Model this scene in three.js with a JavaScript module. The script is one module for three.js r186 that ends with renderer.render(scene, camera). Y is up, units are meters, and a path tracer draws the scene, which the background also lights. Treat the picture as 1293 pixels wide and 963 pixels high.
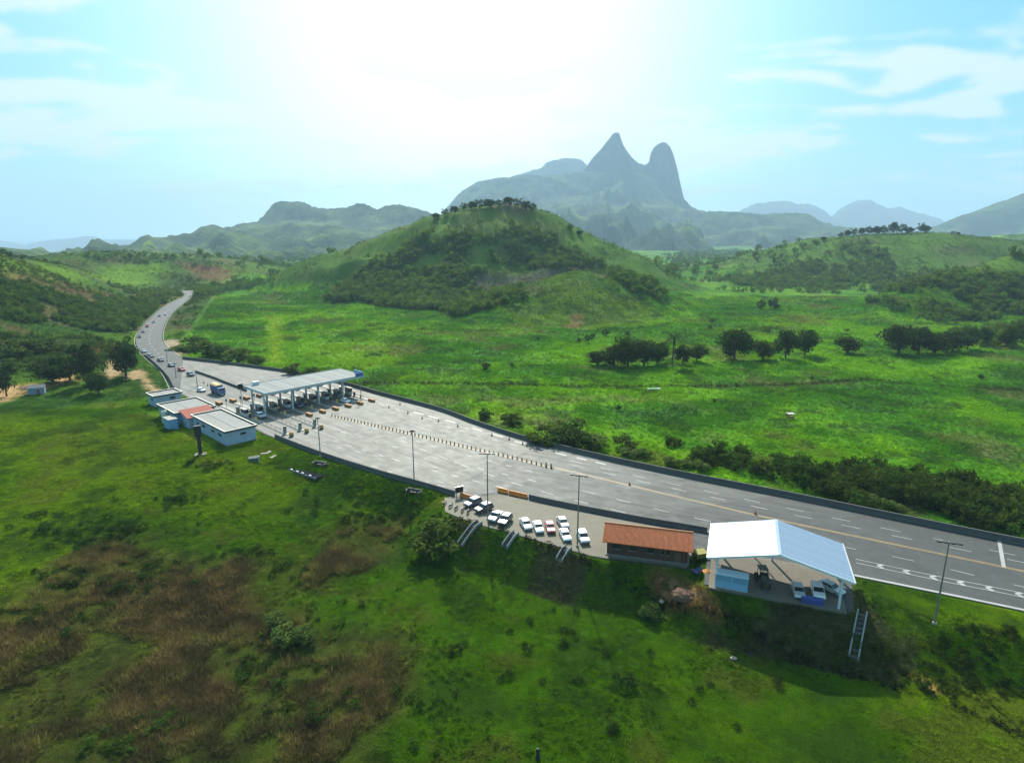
import * as THREE from 'three';
import { mergeGeometries } from 'three/addons/utils/BufferGeometryUtils.js';

// ---------------------------------------------------------------- camera, sky, sun, exposure
const EYE = 58, FOCAL = 760, PITCH = 13.3 * Math.PI / 180;      // drone 58 m above the road, tilted 13.3 degrees down
const scene = new THREE.Scene();
const camera = new THREE.PerspectiveCamera(2 * Math.atan(481.5 / FOCAL) * 180 / Math.PI, 1293 / 963, 0.5, 60000);
camera.position.set(0, EYE, 0);
camera.rotation.set(-PITCH, 0, 0);
const renderer = new THREE.WebGLRenderer({ antialias: true });
renderer.setSize(1024, 762);
renderer.toneMapping = THREE.LinearToneMapping;
renderer.toneMappingExposure = 2.1;
renderer.shadowMap.enabled = true;

const SUN = new THREE.Vector3(-0.085, 0.87, -1).normalize();
const sun = new THREE.DirectionalLight(new THREE.Color(1, 0.95, 0.84), 5);
sun.position.copy(SUN).multiplyScalar(900).add(new THREE.Vector3(-20, 0, -180));
sun.target.position.set(-20, 0, -180);
sun.castShadow = true; sun.shadow.radius = 1; sun.shadow.mapSize.set(4096, 4096);
Object.assign(sun.shadow.camera, { left: -500, right: 500, top: 500, bottom: -500, near: 1, far: 3000 });
scene.add(sun, sun.target);

// ---- noise
function rng(seed) { let a = seed >>> 0; return () => { a = (a + 0x6D2B79F5) | 0; let t = Math.imul(a ^ (a >>> 15), 1 | a); t = (t + Math.imul(t ^ (t >>> 7), 61 | t)) ^ t; return ((t ^ (t >>> 14)) >>> 0) / 4294967296; }; }
const PERM = new Float32Array(65536); { const r = rng(77); for (let i = 0; i < 65536; i++) PERM[i] = r() * 2 - 1; }
const lat = (i, j) => PERM[((i * 73 + j * 12289 + ((i * j) & 255) * 31 + (i ^ (j << 3)) * 7) & 65535)];
function vn(x, y) {
  const i = Math.floor(x), j = Math.floor(y), f = x - i, g = y - j, u = f * f * (3 - 2 * f), v = g * g * (3 - 2 * g);
  const a = lat(i, j), b = lat(i + 1, j), c = lat(i, j + 1), d = lat(i + 1, j + 1);
  return a + (b - a) * u + (c - a) * v + (a - b - c + d) * u * v;
}
function fbm(x, y, o = 4) { let s = 0, a = 0.5; for (let k = 0; k < o; k++) { s += a * vn(x, y); const t = x * 1.62 + y * 1.18 + 17.3; y = y * 1.62 - x * 1.18 + 5.1; x = t; a *= 0.5; } return s; }
const ridged = (x, y, o = 4) => { let s = 0, a = 0.5; for (let k = 0; k < o; k++) { s += a * (1 - Math.abs(vn(x, y)) * 1.6); const t = x * 1.6 + y * 1.2 + 7.7; y = y * 1.6 - x * 1.2 + 3.3; x = t; a *= 0.5; } return s; };
const clamp = (x, a = 0, b = 1) => Math.min(b, Math.max(a, x));
const sst = (a, b, x) => { const t = clamp((x - a) / (b - a)); return t * t * (3 - 2 * t); };
const mix = (a, b, t) => a + (b - a) * t;
const mix3 = (a, b, t) => [mix(a[0], b[0], t), mix(a[1], b[1], t), mix(a[2], b[2], t)];

// ---- sky: clear cyan air, broad white glow on the sun's side, thin streaky cloud
{
  const W = 2048, H = 1024, data = new Float32Array(W * H * 4);
  const saz = Math.atan2(SUN.x, -SUN.z), sel = Math.asin(SUN.y);
  for (let j = 0; j < H; j++) {
    const el = ((j + 0.5) / H - 0.5) * Math.PI, y = Math.sin(el), ce = Math.cos(el);
    for (let i = 0; i < W; i++) {
      const ph = ((i + 0.5) / W - 0.5) * 2 * Math.PI, x = Math.cos(ph) * ce, z = Math.sin(ph) * ce;
      let az = Math.atan2(x, -z) - saz; az = Math.atan2(Math.sin(az), Math.cos(az));
      const e = Math.max(0, y);
      let c = mix3([0.12, 0.44, 0.54], [0.04, 0.28, 0.46], Math.pow(sst(0, 0.75, e + 0.02), 0.6));
      const dx = az * Math.cos(Math.max(0, el)), dy = (el - sel) * 0.31, d2 = dx * dx + dy * dy;
      const glow = 0.66 * Math.exp(-Math.pow(d2 / 0.165, 1.3)) + 0.10 * Math.exp(-d2 / 0.5) + 0.34 * Math.exp(-(az * az) / 0.62 - e / 0.12);
      c = [c[0] + glow * 1.0, c[1] + glow * 0.97, c[2] + glow * 0.93];
      if (y > 0.005) {
        const k = 1 / (y + 0.10), u = x * k, v = z * k;
        const wx = fbm(u * 1.1 + 3.1, v * 1.1 + 8.2, 4) * 0.8, wy = fbm(u * 1.1 + 13.1, v * 1.1 + 1.2, 4) * 0.8;
        const st = fbm(u * 1.0 + v * 0.35 + wx + 2.0, v * 2.6 - u * 0.5 + wy * 1.6 + 41.0, 7), puff = fbm(u * 3.4 + wx * 2 + 7, v * 4.6 + wy * 2, 5);
        const bank = fbm(u * 0.55 + 9.4, v * 0.55 + 2.7, 3);
        let cl = sst(0.12, 0.40, st + puff * 0.45 + bank * 0.7 + 0.0) * 0.9;
        cl *= sst(0.015, 0.10, y);
        c = mix3(c, [c[0] * 0.3 + 0.46, c[1] * 0.3 + 0.46, c[2] * 0.3 + 0.46], cl);
      }
      const o = (j * W + i) * 4; data[o] = c[0] * 0.86; data[o + 1] = c[1] * 0.86; data[o + 2] = c[2] * 0.86; data[o + 3] = 1;
    }
  }
  const sky = new THREE.DataTexture(data, W, H, THREE.RGBAFormat, THREE.FloatType);
  sky.mapping = THREE.EquirectangularReflectionMapping; sky.magFilter = THREE.LinearFilter; sky.minFilter = THREE.LinearFilter; sky.needsUpdate = true;
  scene.background = sky; scene.environment = sky; scene.backgroundIntensity = 1; scene.environmentIntensity = 1;
}
scene.fog = new THREE.FogExp2(new THREE.Color(0.56, 0.80, 1.0), 1.05e-4);

// ---------------------------------------------------------------- siting: where a surveyed sight line meets the ground
const CP = Math.cos(PITCH), SP = Math.sin(PITCH);
const sight = (px, py) => { const x = (px - 646.5) / FOCAL, y = -(py - 481.5) / FOCAL; return [x, y * CP - SP, -(CP + y * SP)]; };
const G = (px, py, h = 0) => { const d = sight(px, py), t = (h - EYE) / d[1]; return [d[0] * t, d[2] * t]; };
const AT = (px, py, z) => { const d = sight(px, py), t = z / d[2]; return [d[0] * t, EYE + d[1] * t, z]; };
const inView = (x, y, z, m) => { y -= EYE; const zz = -z * CP - y * SP; if (zz < 20) return false; const u = Math.abs(FOCAL * x / zz), v = (y * CP - z * SP) * FOCAL / zz; return u < 646.5 + m && v > -481.5 - m && v < 481.5 + m; };
const segD = (x, z, a, b) => { const dx = b[0] - a[0], dz = b[1] - a[1], t = clamp(((x - a[0]) * dx + (z - a[1]) * dz) / (dx * dx + dz * dz || 1)); return [Math.hypot(x - a[0] - dx * t, z - a[1] - dz * t), t]; };
const inPoly = (x, z, P) => { let c = false; for (let i = 0, j = P.length - 1; i < P.length; j = i++) if ((P[i][1] > z) !== (P[j][1] > z) && x < (P[j][0] - P[i][0]) * (z - P[i][1]) / (P[j][1] - P[i][1]) + P[i][0]) c = !c; return c; };
const polyD = (x, z, P) => { let d = 1e9; for (let i = 0, j = P.length - 1; i < P.length; j = i++) d = Math.min(d, segD(x, z, P[j], P[i])[0]); return d; };
const lineD = (x, z, P) => { let d = 1e9; for (let i = 1; i < P.length; i++) d = Math.min(d, segD(x, z, P[i - 1], P[i])[0]); return d; };
function smoothLine(P, step = 4) {                                 // an even curve through ground points
  const c = new THREE.CatmullRomCurve3(P.map(p => new THREE.Vector3(p[0], 0, p[1])), false, 'centripetal');
  const n = Math.max(2, Math.round(c.getLength() / step)); return c.getSpacedPoints(n).map(v => [v.x, v.z]);
}
const px = (...L) => L.map(p => G(p[0], p[1], p[2] || 0));

// ---- the carriageway's edges
const farEdge = smoothLine([[330, 20], [190, -55], [128, -91], ...px([1293, 686.5], [1122, 652], [1010, 629], [860, 599.5], [780, 582.5], [709, 566], [650, 550.5], [600, 534], [560, 519], [480, 497.5], [430, 483.5], [380, 472.5], [308, 462], [232, 453])], 4);
const farRoad = smoothLine(px([232, 453], [214, 441], [205, 430], [205.5, 415], [216, 396], [241, 373.5]).concat([[-372, -705]]), 6);
const nearRoad = smoothLine([[-384, -705]].concat(px([233, 373.5], [214, 382.5], [186, 405], [171, 430], [180, 447], [205, 470], [217, 492])), 6);
const nearEdge = smoothLine(px([225, 496], [300, 531], [341, 551], [408, 577], [480, 600], [522, 611.5], [572, 626]), 4);
const parkEdge = px([561, 629], [562, 646], [598, 661], [640, 671.5], [690, 686], [745, 701.5], [766, 705], [867, 718], [875, 696], [894, 699]);
const pavEdge = [[33.2, -93.2], [54.6, -85.0], [60.2, -95.8]];
const nearRight = smoothLine([[60.6, -95.6], ...px([1293, 771.5]), [135, -58], [330, 60]], 4);
const platform = [...farEdge, ...farRoad.slice(1), ...nearRoad, ...nearEdge, ...parkEdge, ...pavEdge, ...nearRight];
const yellowLine = smoothLine([[330, 40], [190, -38], ...px([1293, 721], [1122, 685.5], [972, 654], [860, 628], [700, 590])], 4);
const PB = platform.reduce((b, p) => [Math.min(b[0], p[0]), Math.max(b[1], p[0]), Math.min(b[2], p[1]), Math.max(b[3], p[1])], [1e9, -1e9, 1e9, -1e9]);
const platD = (x, z) => { const d = polyD(x, z, platform); return inPoly(x, z, platform) ? -d : d; };

// ---------------------------------------------------------------- the shape of the land
const crest = L => L.map(([a, b, z]) => AT(a, b, z));
const hills = [
  { c: crest([[-180, 285, -380], [-60, 306, -420], [0, 319, -450], [40, 326, -520], [78, 336, -640]]), w: 250, base: -1, r: 0.08 },
  { c: crest([[-40, 330, -900], [60, 327, -900], [130, 318, -900], [200, 318, -950], [240, 324, -950], [292, 344, -900]]), w: 300, base: -1, r: 0.08 },
  { c: crest([[350, 362, -760], [400, 335, -760], [440, 316, -760], [480, 301, -770], [520, 285, -780], [560, 272, -790], [600, 262, -800], [640, 259, -800], [668, 265, -800], [690, 278, -810], [720, 293, -820], [755, 312, -850], [790, 335, -870], [818, 356, -880]]), w: 260, base: -3, r: 0.12 },
  { c: crest([[655, 384, -480], [690, 360, -520], [735, 345, -560], [775, 351, -560], [806, 374, -530]]), w: 100, base: -3, r: 0.05 },
  { c: crest([[970, 342, -1200], [1010, 314, -1120], [1060, 300, -1080], [1110, 296, -1040], [1170, 294, -1020], [1230, 300, -1020], [1293, 306, -1020], [1450, 300, -1000]]), w: 340, base: -3, r: 0.07 },
  { c: crest([[1130, 384, -500], [1170, 366, -530], [1215, 352, -560], [1260, 336, -590], [1293, 322, -600], [1420, 296, -600]]), w: 150, base: -3, r: 0.07 },
];
for (const h of hills) h.b = h.c.reduce((b, p) => [Math.min(b[0], p[0] - h.w), Math.max(b[1], p[0] + h.w), Math.min(b[2], p[2] - h.w), Math.max(b[3], p[2] + h.w)], [1e9, -1e9, 1e9, -1e9]);
const ditch = smoothLine(px([200, 497, -2], [480, 484, -2], [620, 484, -2], [760, 488, -2], [900, 487, -2], [1010, 486, -2], [1090, 480, -2], [1180, 488, -2], [1290, 492, -2]), 8);
const fenceLine = smoothLine(px([545, 676, -5.5], [600, 690, -5.5], [640, 702, -5.5], [740, 740, -5.5], [830, 772, -5.5], [920, 801, -5.5], [1040, 846, -5.5], [1170, 880, -5.5], [1293, 930, -5.5], [1400, 980, -5.5]), 3);
function zRoad(x) {                                                // the road's middle, by x: which side of it a point lies on
  const P = yellowLine; if (x > 11) { for (let i = 1; i < P.length; i++) if (P[i][0] <= x) return mix(P[i][1], P[i - 1][1], (x - P[i][0]) / (P[i - 1][0] - P[i][0])); }
  if (x > -165) return mix(-160, -280, clamp((11 - x) / 176)); return mix(-280, -900, clamp((-165 - x) / 260));
}
function groundY(x, z, d) {
  if (d === undefined) d = platD(x, z);
  if (d < -1.2 + Math.max(0, Math.hypot(x, z) - 260) * 0.022) return -0.6;
  const near = z > zRoad(x);
  let lev, wid;
  if (near) {
    const t = clamp((x + (z + 170) * 0.72 + 80) / 95);
    lev = -5.6 * t * t * (3 - 2 * t) + (x < -130 ? 0.5 * sst(-130, -220, x) : 0);
    wid = 8.5;
    if (x > 58) { const v = sst(58, 66, x); wid = mix(8.5, 15.5, v); }
    lev += fbm(x / 26, z / 26, 3) * 0.7 * sst(4, 20, d) - (z > -60 ? (z + 60) * 0.01 : 0);
  } else { lev = -2.2 + fbm(x / 60, z / 60, 3) * 0.8; wid = 7; }
  let s = clamp((d - 0.5) / (wid - 0.5)); s = mix(s, s * s * (3 - 2 * s), 0.25);
  if (near && x > 58) s = sst(mix(0.6, 7.5, sst(58, 66, x)), wid, d);
  let y = mix(-0.16, lev, s);
  if (d > 3) {
    let hh = 0;
    for (const h of hills) {
      if (x < h.b[0] || x > h.b[1] || z < h.b[2] || z > h.b[3]) continue;
      let best = 0; h.top = h.top || Math.max(...h.c.map(q => q[1])) - h.base;
      for (let i = 1; i < h.c.length; i++) {
        const a = h.c[i - 1], b = h.c[i], [dd, t] = segD(x, z, [a[0], a[2]], [b[0], b[2]]), ht = mix(a[1], b[1], t) - h.base, q = dd / (h.w * (0.22 + 0.78 * Math.pow(clamp(ht / h.top), 0.85)));
        if (q < 1) { const p = (1 - q) * (1 - q) * (1 + 2 * q); best = Math.max(best, ht * p * (1 + (ridged(x / (h.w * 0.35) + 3, z / (h.w * 0.35), 3) - 0.62) * 2.2 * h.r * sst(0.02, 0.5, q) * 2)); }
      }
      hh = Math.max(hh, best) + Math.min(hh, best) * 0.25;
    }
    y += hh * sst(4, 120, d);
    const rr = Math.hypot(x, z); if (rr > 1300) y += sst(2600, 6000, rr) * 20 + fbm(x / 300, z / 300, 3) * 10 * sst(1500, 3500, rr);
    if (rr > 1050 && z < 0) y -= 260 * sst(0.50, 0.64, x / z) * sst(1050, 2400, rr);
    if (!near && d > 8) { const q = lineD2(x, z); if (q < 3) y -= 0.7 * (1 - q / 3); }
  }
  return y;
}
const lineD2 = (x, z) => (z > -330 && z < -180 ? lineD(x, z, ditch) : 99);
function onGround(a, b) {                                          // where the sight line meets the land
  const d = sight(a, b); let t0 = 40;
  for (let t = 40; t < 6000; t += Math.max(1.5, t * 0.012)) {
    const x = d[0] * t, y = EYE + d[1] * t, z = d[2] * t;
    if (y < groundY(x, z)) { let lo = t0, hi = t; for (let k = 0; k < 14; k++) { const m = (lo + hi) / 2; if (EYE + d[1] * m < groundY(d[0] * m, d[2] * m)) hi = m; else lo = m; } return new THREE.Vector3(d[0] * hi, groundY(d[0] * hi, d[2] * hi), d[2] * hi); }
    t0 = t;
  }
  return new THREE.Vector3(d[0] * 6000, 0, d[2] * 6000);
}
const area = (...L) => { const P = L.map(p => { const g = onGround(p[0], p[1]); return [g.x, g.z]; }); P.b = P.reduce((b, p) => [Math.min(b[0], p[0]), Math.max(b[1], p[0]), Math.min(b[2], p[1]), Math.max(b[3], p[1])], [1e9, -1e9, 1e9, -1e9]); return P; };
function within(x, z, P, soft = 6, wob = 5) {                      // 0..1, ragged edge
  const m = soft + wob; if (x < P.b[0] - m || x > P.b[1] + m || z < P.b[2] - m || z > P.b[3] + m) return 0;
  const n = fbm(x / (wob * 2.2) + 11, z / (wob * 2.2) + 4, 4) * wob * 1.6, d = polyD(x, z, P) * (inPoly(x, z, P) ? 1 : -1) + n;
  return sst(-soft, soft, d);
}
// ---- what grows where
const A = {
  dry: area([0, 780], [90, 745], [150, 690], [235, 705], [330, 715], [360, 760], [430, 790], [470, 870], [440, 963], [-60, 990], [-80, 800]),
  dry2: area([370, 712], [440, 660], [515, 650], [525, 700], [470, 722], [400, 735]),
  dry3: area([500, 760], [560, 740], [650, 750], [690, 790], [680, 830], [600, 850], [540, 880], [470, 960], [400, 963], [440, 860]),
  dry4: area([0, 745], [60, 725], [140, 690], [150, 715], [60, 755], [0, 770]),
  rough: area([40, 560], [120, 530], [200, 560], [150, 600], [70, 610]),
  weedstrip: area([330, 800], [420, 760], [470, 700], [520, 680], [560, 700], [520, 760], [440, 840], [380, 880], [330, 860]),
  yard: area([-60, 500], [0, 489], [45, 485], [62, 487], [45, 494], [0, 506], [-60, 520]),
  yard2: area([68, 472], [90, 468], [92, 482], [70, 484]),
  track: area([134, 462], [132, 448], [146, 441], [153, 445], [146, 452], [146, 462], [158, 472], [132, 479], [130, 472]),
  track2: area([158, 470], [176, 466], [182, 474], [199, 492], [192, 496], [176, 478], [160, 480]),
  layby: area([206, 430], [214, 428], [236, 438], [234, 449], [222, 451], [208, 441]),
  verge: area([196, 432], [205, 418], [214, 400], [221, 402], [214, 418], [210, 430]),
  red1: area([20, 345], [70, 352], [150, 375], [190, 372], [200, 385], [170, 388], [90, 368], [20, 358]),
  red2: area([238, 335], [285, 342], [282, 358], [250, 352]),
  red3: area([60, 440], [110, 435], [150, 440], [110, 452], [60, 455]),
  bright1: area([0, 325], [60, 335], [115, 345], [110, 355], [50, 347], [0, 338]),
  bright2: area([115, 336], [205, 332], [215, 345], [190, 358], [140, 358], [110, 350]),
  gully: area([338, 400], [356, 400], [358, 462], [338, 460]),
  knoll: area([640, 392], [690, 372], [735, 358], [785, 368], [825, 392], [820, 408], [740, 416], [660, 412]),
  spurBare: area([708, 412], [722, 398], [735, 400], [728, 415]),
  hillBare: area([580, 360], [610, 345], [700, 342], [760, 348], [690, 352], [640, 368], [600, 375]),
  hillTop: area([560, 285], [600, 268], [650, 268], [720, 300], [700, 310], [640, 285], [590, 292]),
  mud: area([835, 735], [870, 728], [900, 742], [905, 775], [860, 765], [838, 752]),
  clay: area([1130, 845], [1145, 838], [1185, 868], [1175, 878], [1150, 862]),
  lawn: area([1085, 735], [1293, 775], [1293, 830], [1100, 800]),
};
function grassTone(x, z) { return [fbm(x / 34 + 5, z / 34, 4), fbm(x / 9 + 40, z / 9 + 3, 4), fbm(x / 2.6 + 9, z / 2.6 + 70, 3)]; }
function landColor(x, z, y, d) {
  const [n1, n2, n3] = grassTone(x, z), near = z > zRoad(x);
  const r = Math.hypot(x, z);
  let c;
  if (near && r < 260) {
    c = mix3([0.038, 0.090, 0.001], [0.082, 0.138, 0.001], sst(-0.3, 0.35, n1 + n2 * 0.4));
    c = mix3(c, [0.072, 0.070, 0.014], sst(0.14, 0.5, n2 + n3 * 0.5) * 0.45);
    c = mix3(c, [0.016, 0.038, 0.006], sst(0.06, 0.4, -n2 + n3 * 0.6) * 0.5);
    let dry = Math.max(within(x, z, A.dry, 7, 9), within(x, z, A.dry2, 4, 5), within(x, z, A.dry3, 8, 9) * 0.42 * sst(-0.05, 0.25, n1 + n3 * 0.4), within(x, z, A.dry4, 3, 4), within(x, z, A.rough, 14, 10) * 0.35);
    dry *= 0.45 + 0.55 * sst(-0.28, 0.12, n2 + n3 * 0.5);
    c = mix3(c, mix3([0.088, 0.056, 0.026], [0.038, 0.026, 0.013], sst(-0.2, 0.25, n3 + n2 * 0.5)), dry * 0.9);
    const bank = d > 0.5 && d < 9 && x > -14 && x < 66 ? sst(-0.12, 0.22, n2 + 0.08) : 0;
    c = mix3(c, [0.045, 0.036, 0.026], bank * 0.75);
    c = mix3(c, [0.20, 0.095, 0.055], within(x, z, A.mud, 2, 3) * 0.85);
    c = mix3(c, [0.22, 0.12, 0.045], within(x, z, A.clay, 1, 2) * 0.8);
  } else if (near) {
    c = mix3([0.022, 0.056, 0.006], [0.050, 0.098, 0.008], sst(-0.25, 0.3, n1 + n2 * 0.5));
    c = mix3(c, [0.030, 0.044, 0.014], sst(0.05, 0.4, fbm(x / 60, z / 60 + 9, 3) + n2 * 0.4) * 0.6);
    c = mix3(c, [0.085, 0.060, 0.030], sst(0.1, 0.4, fbm(x / 45 + 8, z / 45, 4) + n2 * 0.3) * 0.6);
  } else {
    c = mix3([0.034, 0.112, 0.005], [0.076, 0.182, 0.004], sst(-0.25, 0.3, n1 + n2 * 0.5));
    c = mix3(c, [0.108, 0.182, 0.008], sst(0.1, 0.5, fbm(x / 80 + 3, z / 80 + 1, 3) + n2 * 0.3) * 0.5);
    c = mix3(c, [0.018, 0.052, 0.010], sst(0.02, 0.34, n2 - n1 * 0.3 + n3 * 0.4) * 0.75); c = mix3(c, [0.085, 0.088, 0.030], sst(0.20, 0.42, fbm(x / 28 + 90, z / 28, 4)) * 0.5);
    if (y > 6) { c = mix3(c, [0.055, 0.098, 0.016], 0.7 * sst(6, 20, y)); c = mix3(c, [0.085, 0.066, 0.042], sst(0.16, 0.45, fbm(x / 70 + 2, z / 70 + 8, 4)) * 0.5 * sst(6, 20, y)); }
    c = mix3(c, [0.13, 0.21, 0.012], within(x, z, A.gully, 3, 3) * 0.8);
    c = mix3(c, mix3([0.075, 0.135, 0.010], [0.045, 0.085, 0.014], sst(-0.1, 0.25, n1 + n2 * 0.6)), within(x, z, A.knoll, 8, 6) * 0.9);
    c = mix3(c, [0.15, 0.105, 0.055], within(x, z, A.spurBare, 3, 6) * 0.7);
    c = mix3(c, [0.085, 0.075, 0.060], within(x, z, A.hillBare, 8, 14) * 0.75);
    c = mix3(c, [0.11, 0.135, 0.030], within(x, z, A.hillTop, 12, 14) * 0.8);
    c = mix3(c, [0.060, 0.160, 0.010], within(x, z, A.verge, 3, 3));
    const q = lineD2(x, z); if (q < 4) c = mix3(c, [0.030, 0.040, 0.012], sst(4, 1, q) * sst(-0.25, 0.0, n2) * 0.8);
  }
  if (x < -90) {
    c = mix3(c, [0.30, 0.19, 0.085], Math.max(within(x, z, A.yard, 3, 4), within(x, z, A.yard2, 2, 3)));
    c = mix3(c, [0.27, 0.19, 0.10], Math.max(within(x, z, A.track, 2, 2), within(x, z, A.track2, 1.5, 2)));
    c = mix3(c, [0.25, 0.20, 0.13], within(x, z, A.layby, 2, 2));
    c = mix3(c, [0.12, 0.055, 0.030], Math.max(within(x, z, A.red1, 12, 14), within(x, z, A.red2, 14, 14), within(x, z, A.red3, 8, 10)) * 0.7);
    c = mix3(c, [0.085, 0.160, 0.010], Math.max(within(x, z, A.bright1, 14, 14), within(x, z, A.bright2, 18, 14)) * 0.9);
  }
  return c;
}

// ---------------------------------------------------------------- helpers for things
const used = new Map();
function numbered(n) { const k = used.get(n) || 0; used.set(n, k + 1); return k ? `${n}_${String(k).padStart(3, '0')}` : n; }
function obj(name, geo, mat, parent = scene) { const m = new THREE.Mesh(Array.isArray(geo) ? join(geo) : geo, mat); m.name = parent === scene ? numbered(name) : name; m.castShadow = m.receiveShadow = true; parent.add(m); return m; }
function join(L) { L = L.map(g => { const q = g.index ? g.toNonIndexed() : g; for (const k of Object.keys(q.attributes)) if (!['position', 'normal', 'uv', 'color'].includes(k)) q.deleteAttribute(k); return q; }); const hasC = L.every(g => g.attributes.color), hasU = L.every(g => g.attributes.uv); for (const g of L) { if (!hasC) g.deleteAttribute('color'); if (!hasU) g.deleteAttribute('uv'); } return L.length === 1 ? L[0] : mergeGeometries(L); }
function tag(o, label, category, group) { o.userData.label = label; o.userData.category = category; if (group) o.userData.group = group; return o; }
function structure(o) { o.userData.kind = 'structure'; return o; }
function stuff(o, label, category) { o.userData.kind = 'stuff'; o.userData.label = label; o.userData.category = category; return o; }
function thing(name, label, category, x, y, z, turn = 0, group) { const o = new THREE.Group(); o.name = numbered(name); o.position.set(x, y, z); o.rotation.y = turn; scene.add(o); return tag(o, label, category, group); }
function dup(src, label, x, y, z, turn = 0, scale) { const o = src.clone(); o.name = numbered(src.name.replace(/_\d{3}$/, '')); o.userData = { ...src.userData, label }; o.position.set(x, y, z); o.rotation.y = turn; if (scale) o.scale.copy(scale.isVector3 ? scale : new THREE.Vector3(scale, scale, scale)); scene.add(o); return o; }
const bx = (w, h, d, x = 0, y = 0, z = 0, ry = 0) => { const g = new THREE.BoxGeometry(w, h, d); if (ry) g.rotateY(ry); return g.translate(x, y, z); };
const cyl = (r0, r1, h, x = 0, y = 0, z = 0, n = 10) => new THREE.CylinderGeometry(r1, r0, h, n).translate(x, y + h / 2, z);   // stands on y
function bar(a, b, r, n = 6) { const A0 = new THREE.Vector3(...a), B0 = new THREE.Vector3(...b), d = B0.clone().sub(A0), g = new THREE.CylinderGeometry(r, r, d.length(), n); g.applyQuaternion(new THREE.Quaternion().setFromUnitVectors(new THREE.Vector3(0, 1, 0), d.clone().normalize())); return g.translate((a[0] + b[0]) / 2, (a[1] + b[1]) / 2, (a[2] + b[2]) / 2); }
const rgb = (r, g, b) => new THREE.Color().setRGB(r, g, b);
const std = (c, rough = 0.8, metal = 0, more = {}) => new THREE.MeshStandardMaterial({ color: Array.isArray(c) ? rgb(...c) : c, roughness: rough, metalness: metal, ...more });
// textures: grain only
function grain(size, f, srgb = false) { const d = new Uint8Array(size * size * 4); for (let j = 0; j < size; j++) for (let i = 0; i < size; i++) { const c = f(i / size, j / size, i, j), o = (j * size + i) * 4; for (let k = 0; k < 3; k++) d[o + k] = clamp(c[k] ?? c[0]) * 255; d[o + 3] = 255; } const t = new THREE.DataTexture(d, size, size); t.wrapS = t.wrapT = THREE.RepeatWrapping; t.magFilter = THREE.LinearFilter; t.minFilter = THREE.LinearMipmapLinearFilter; t.generateMipmaps = true; if (srgb) t.colorSpace = THREE.SRGBColorSpace; t.needsUpdate = true; return t; }
function tnoise(u, v, per, seed, o = 3) { let s = 0, a = 0.5, p = per; for (let k = 0; k < o; k++) { const x = u * p, y = v * p, i = Math.floor(x), j = Math.floor(y), f = x - i, g = y - j, uu = f * f * (3 - 2 * f), vv = g * g * (3 - 2 * g), q = (m, n) => lat(((m % p) + p) % p + seed * 131, ((n % p) + p) % p + seed * 57); const a0 = q(i, j), b0 = q(i + 1, j), c0 = q(i, j + 1), d0 = q(i + 1, j + 1); s += a * (a0 + (b0 - a0) * uu + (c0 - a0) * vv + (a0 - b0 - c0 + d0) * uu * vv); a *= 0.55; p *= 2; } return s; }
const grassTex = grain(1024, (u, v) => { const n = tnoise(u, v, 24, 1, 5), m = tnoise(u, v, 160, 2, 2), g = 0.78 + n * 0.42 + m * 0.3, t = tnoise(u, v, 12, 5, 3) * 0.12; return [g + t, g, g - t * 0.5]; });
const roadTex = grain(1024, (u, v) => { const n = tnoise(u, v, 6, 3, 5), m = tnoise(u, v, 256, 4, 2), s = tnoise(u * 1, v, 20, 8, 3); const g = 0.80 + n * 0.16 + m * 0.13 + s * 0.10; return [g + 0.01, g, g - 0.01]; });
const laneTex = grain(1024, (u, v) => { const streak = tnoise(u, v * 0.125, 40, 21, 3), n = tnoise(u, v, 8, 22, 5), m = tnoise(u, v, 256, 23, 2), g = 0.78 + streak * 0.42 + n * 0.14 + m * 0.10; return [g + 0.012, g, g - 0.012]; });
const roadRough = grain(512, (u, v) => { const n = tnoise(u, v, 24, 6, 4), g = 0.90 + n * 0.12; return [g, g, g]; });
const wallTex = grain(256, (u, v) => { const g = 0.88 + tnoise(u, v, 8, 9, 4) * 0.16; return [g, g, g]; });

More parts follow.
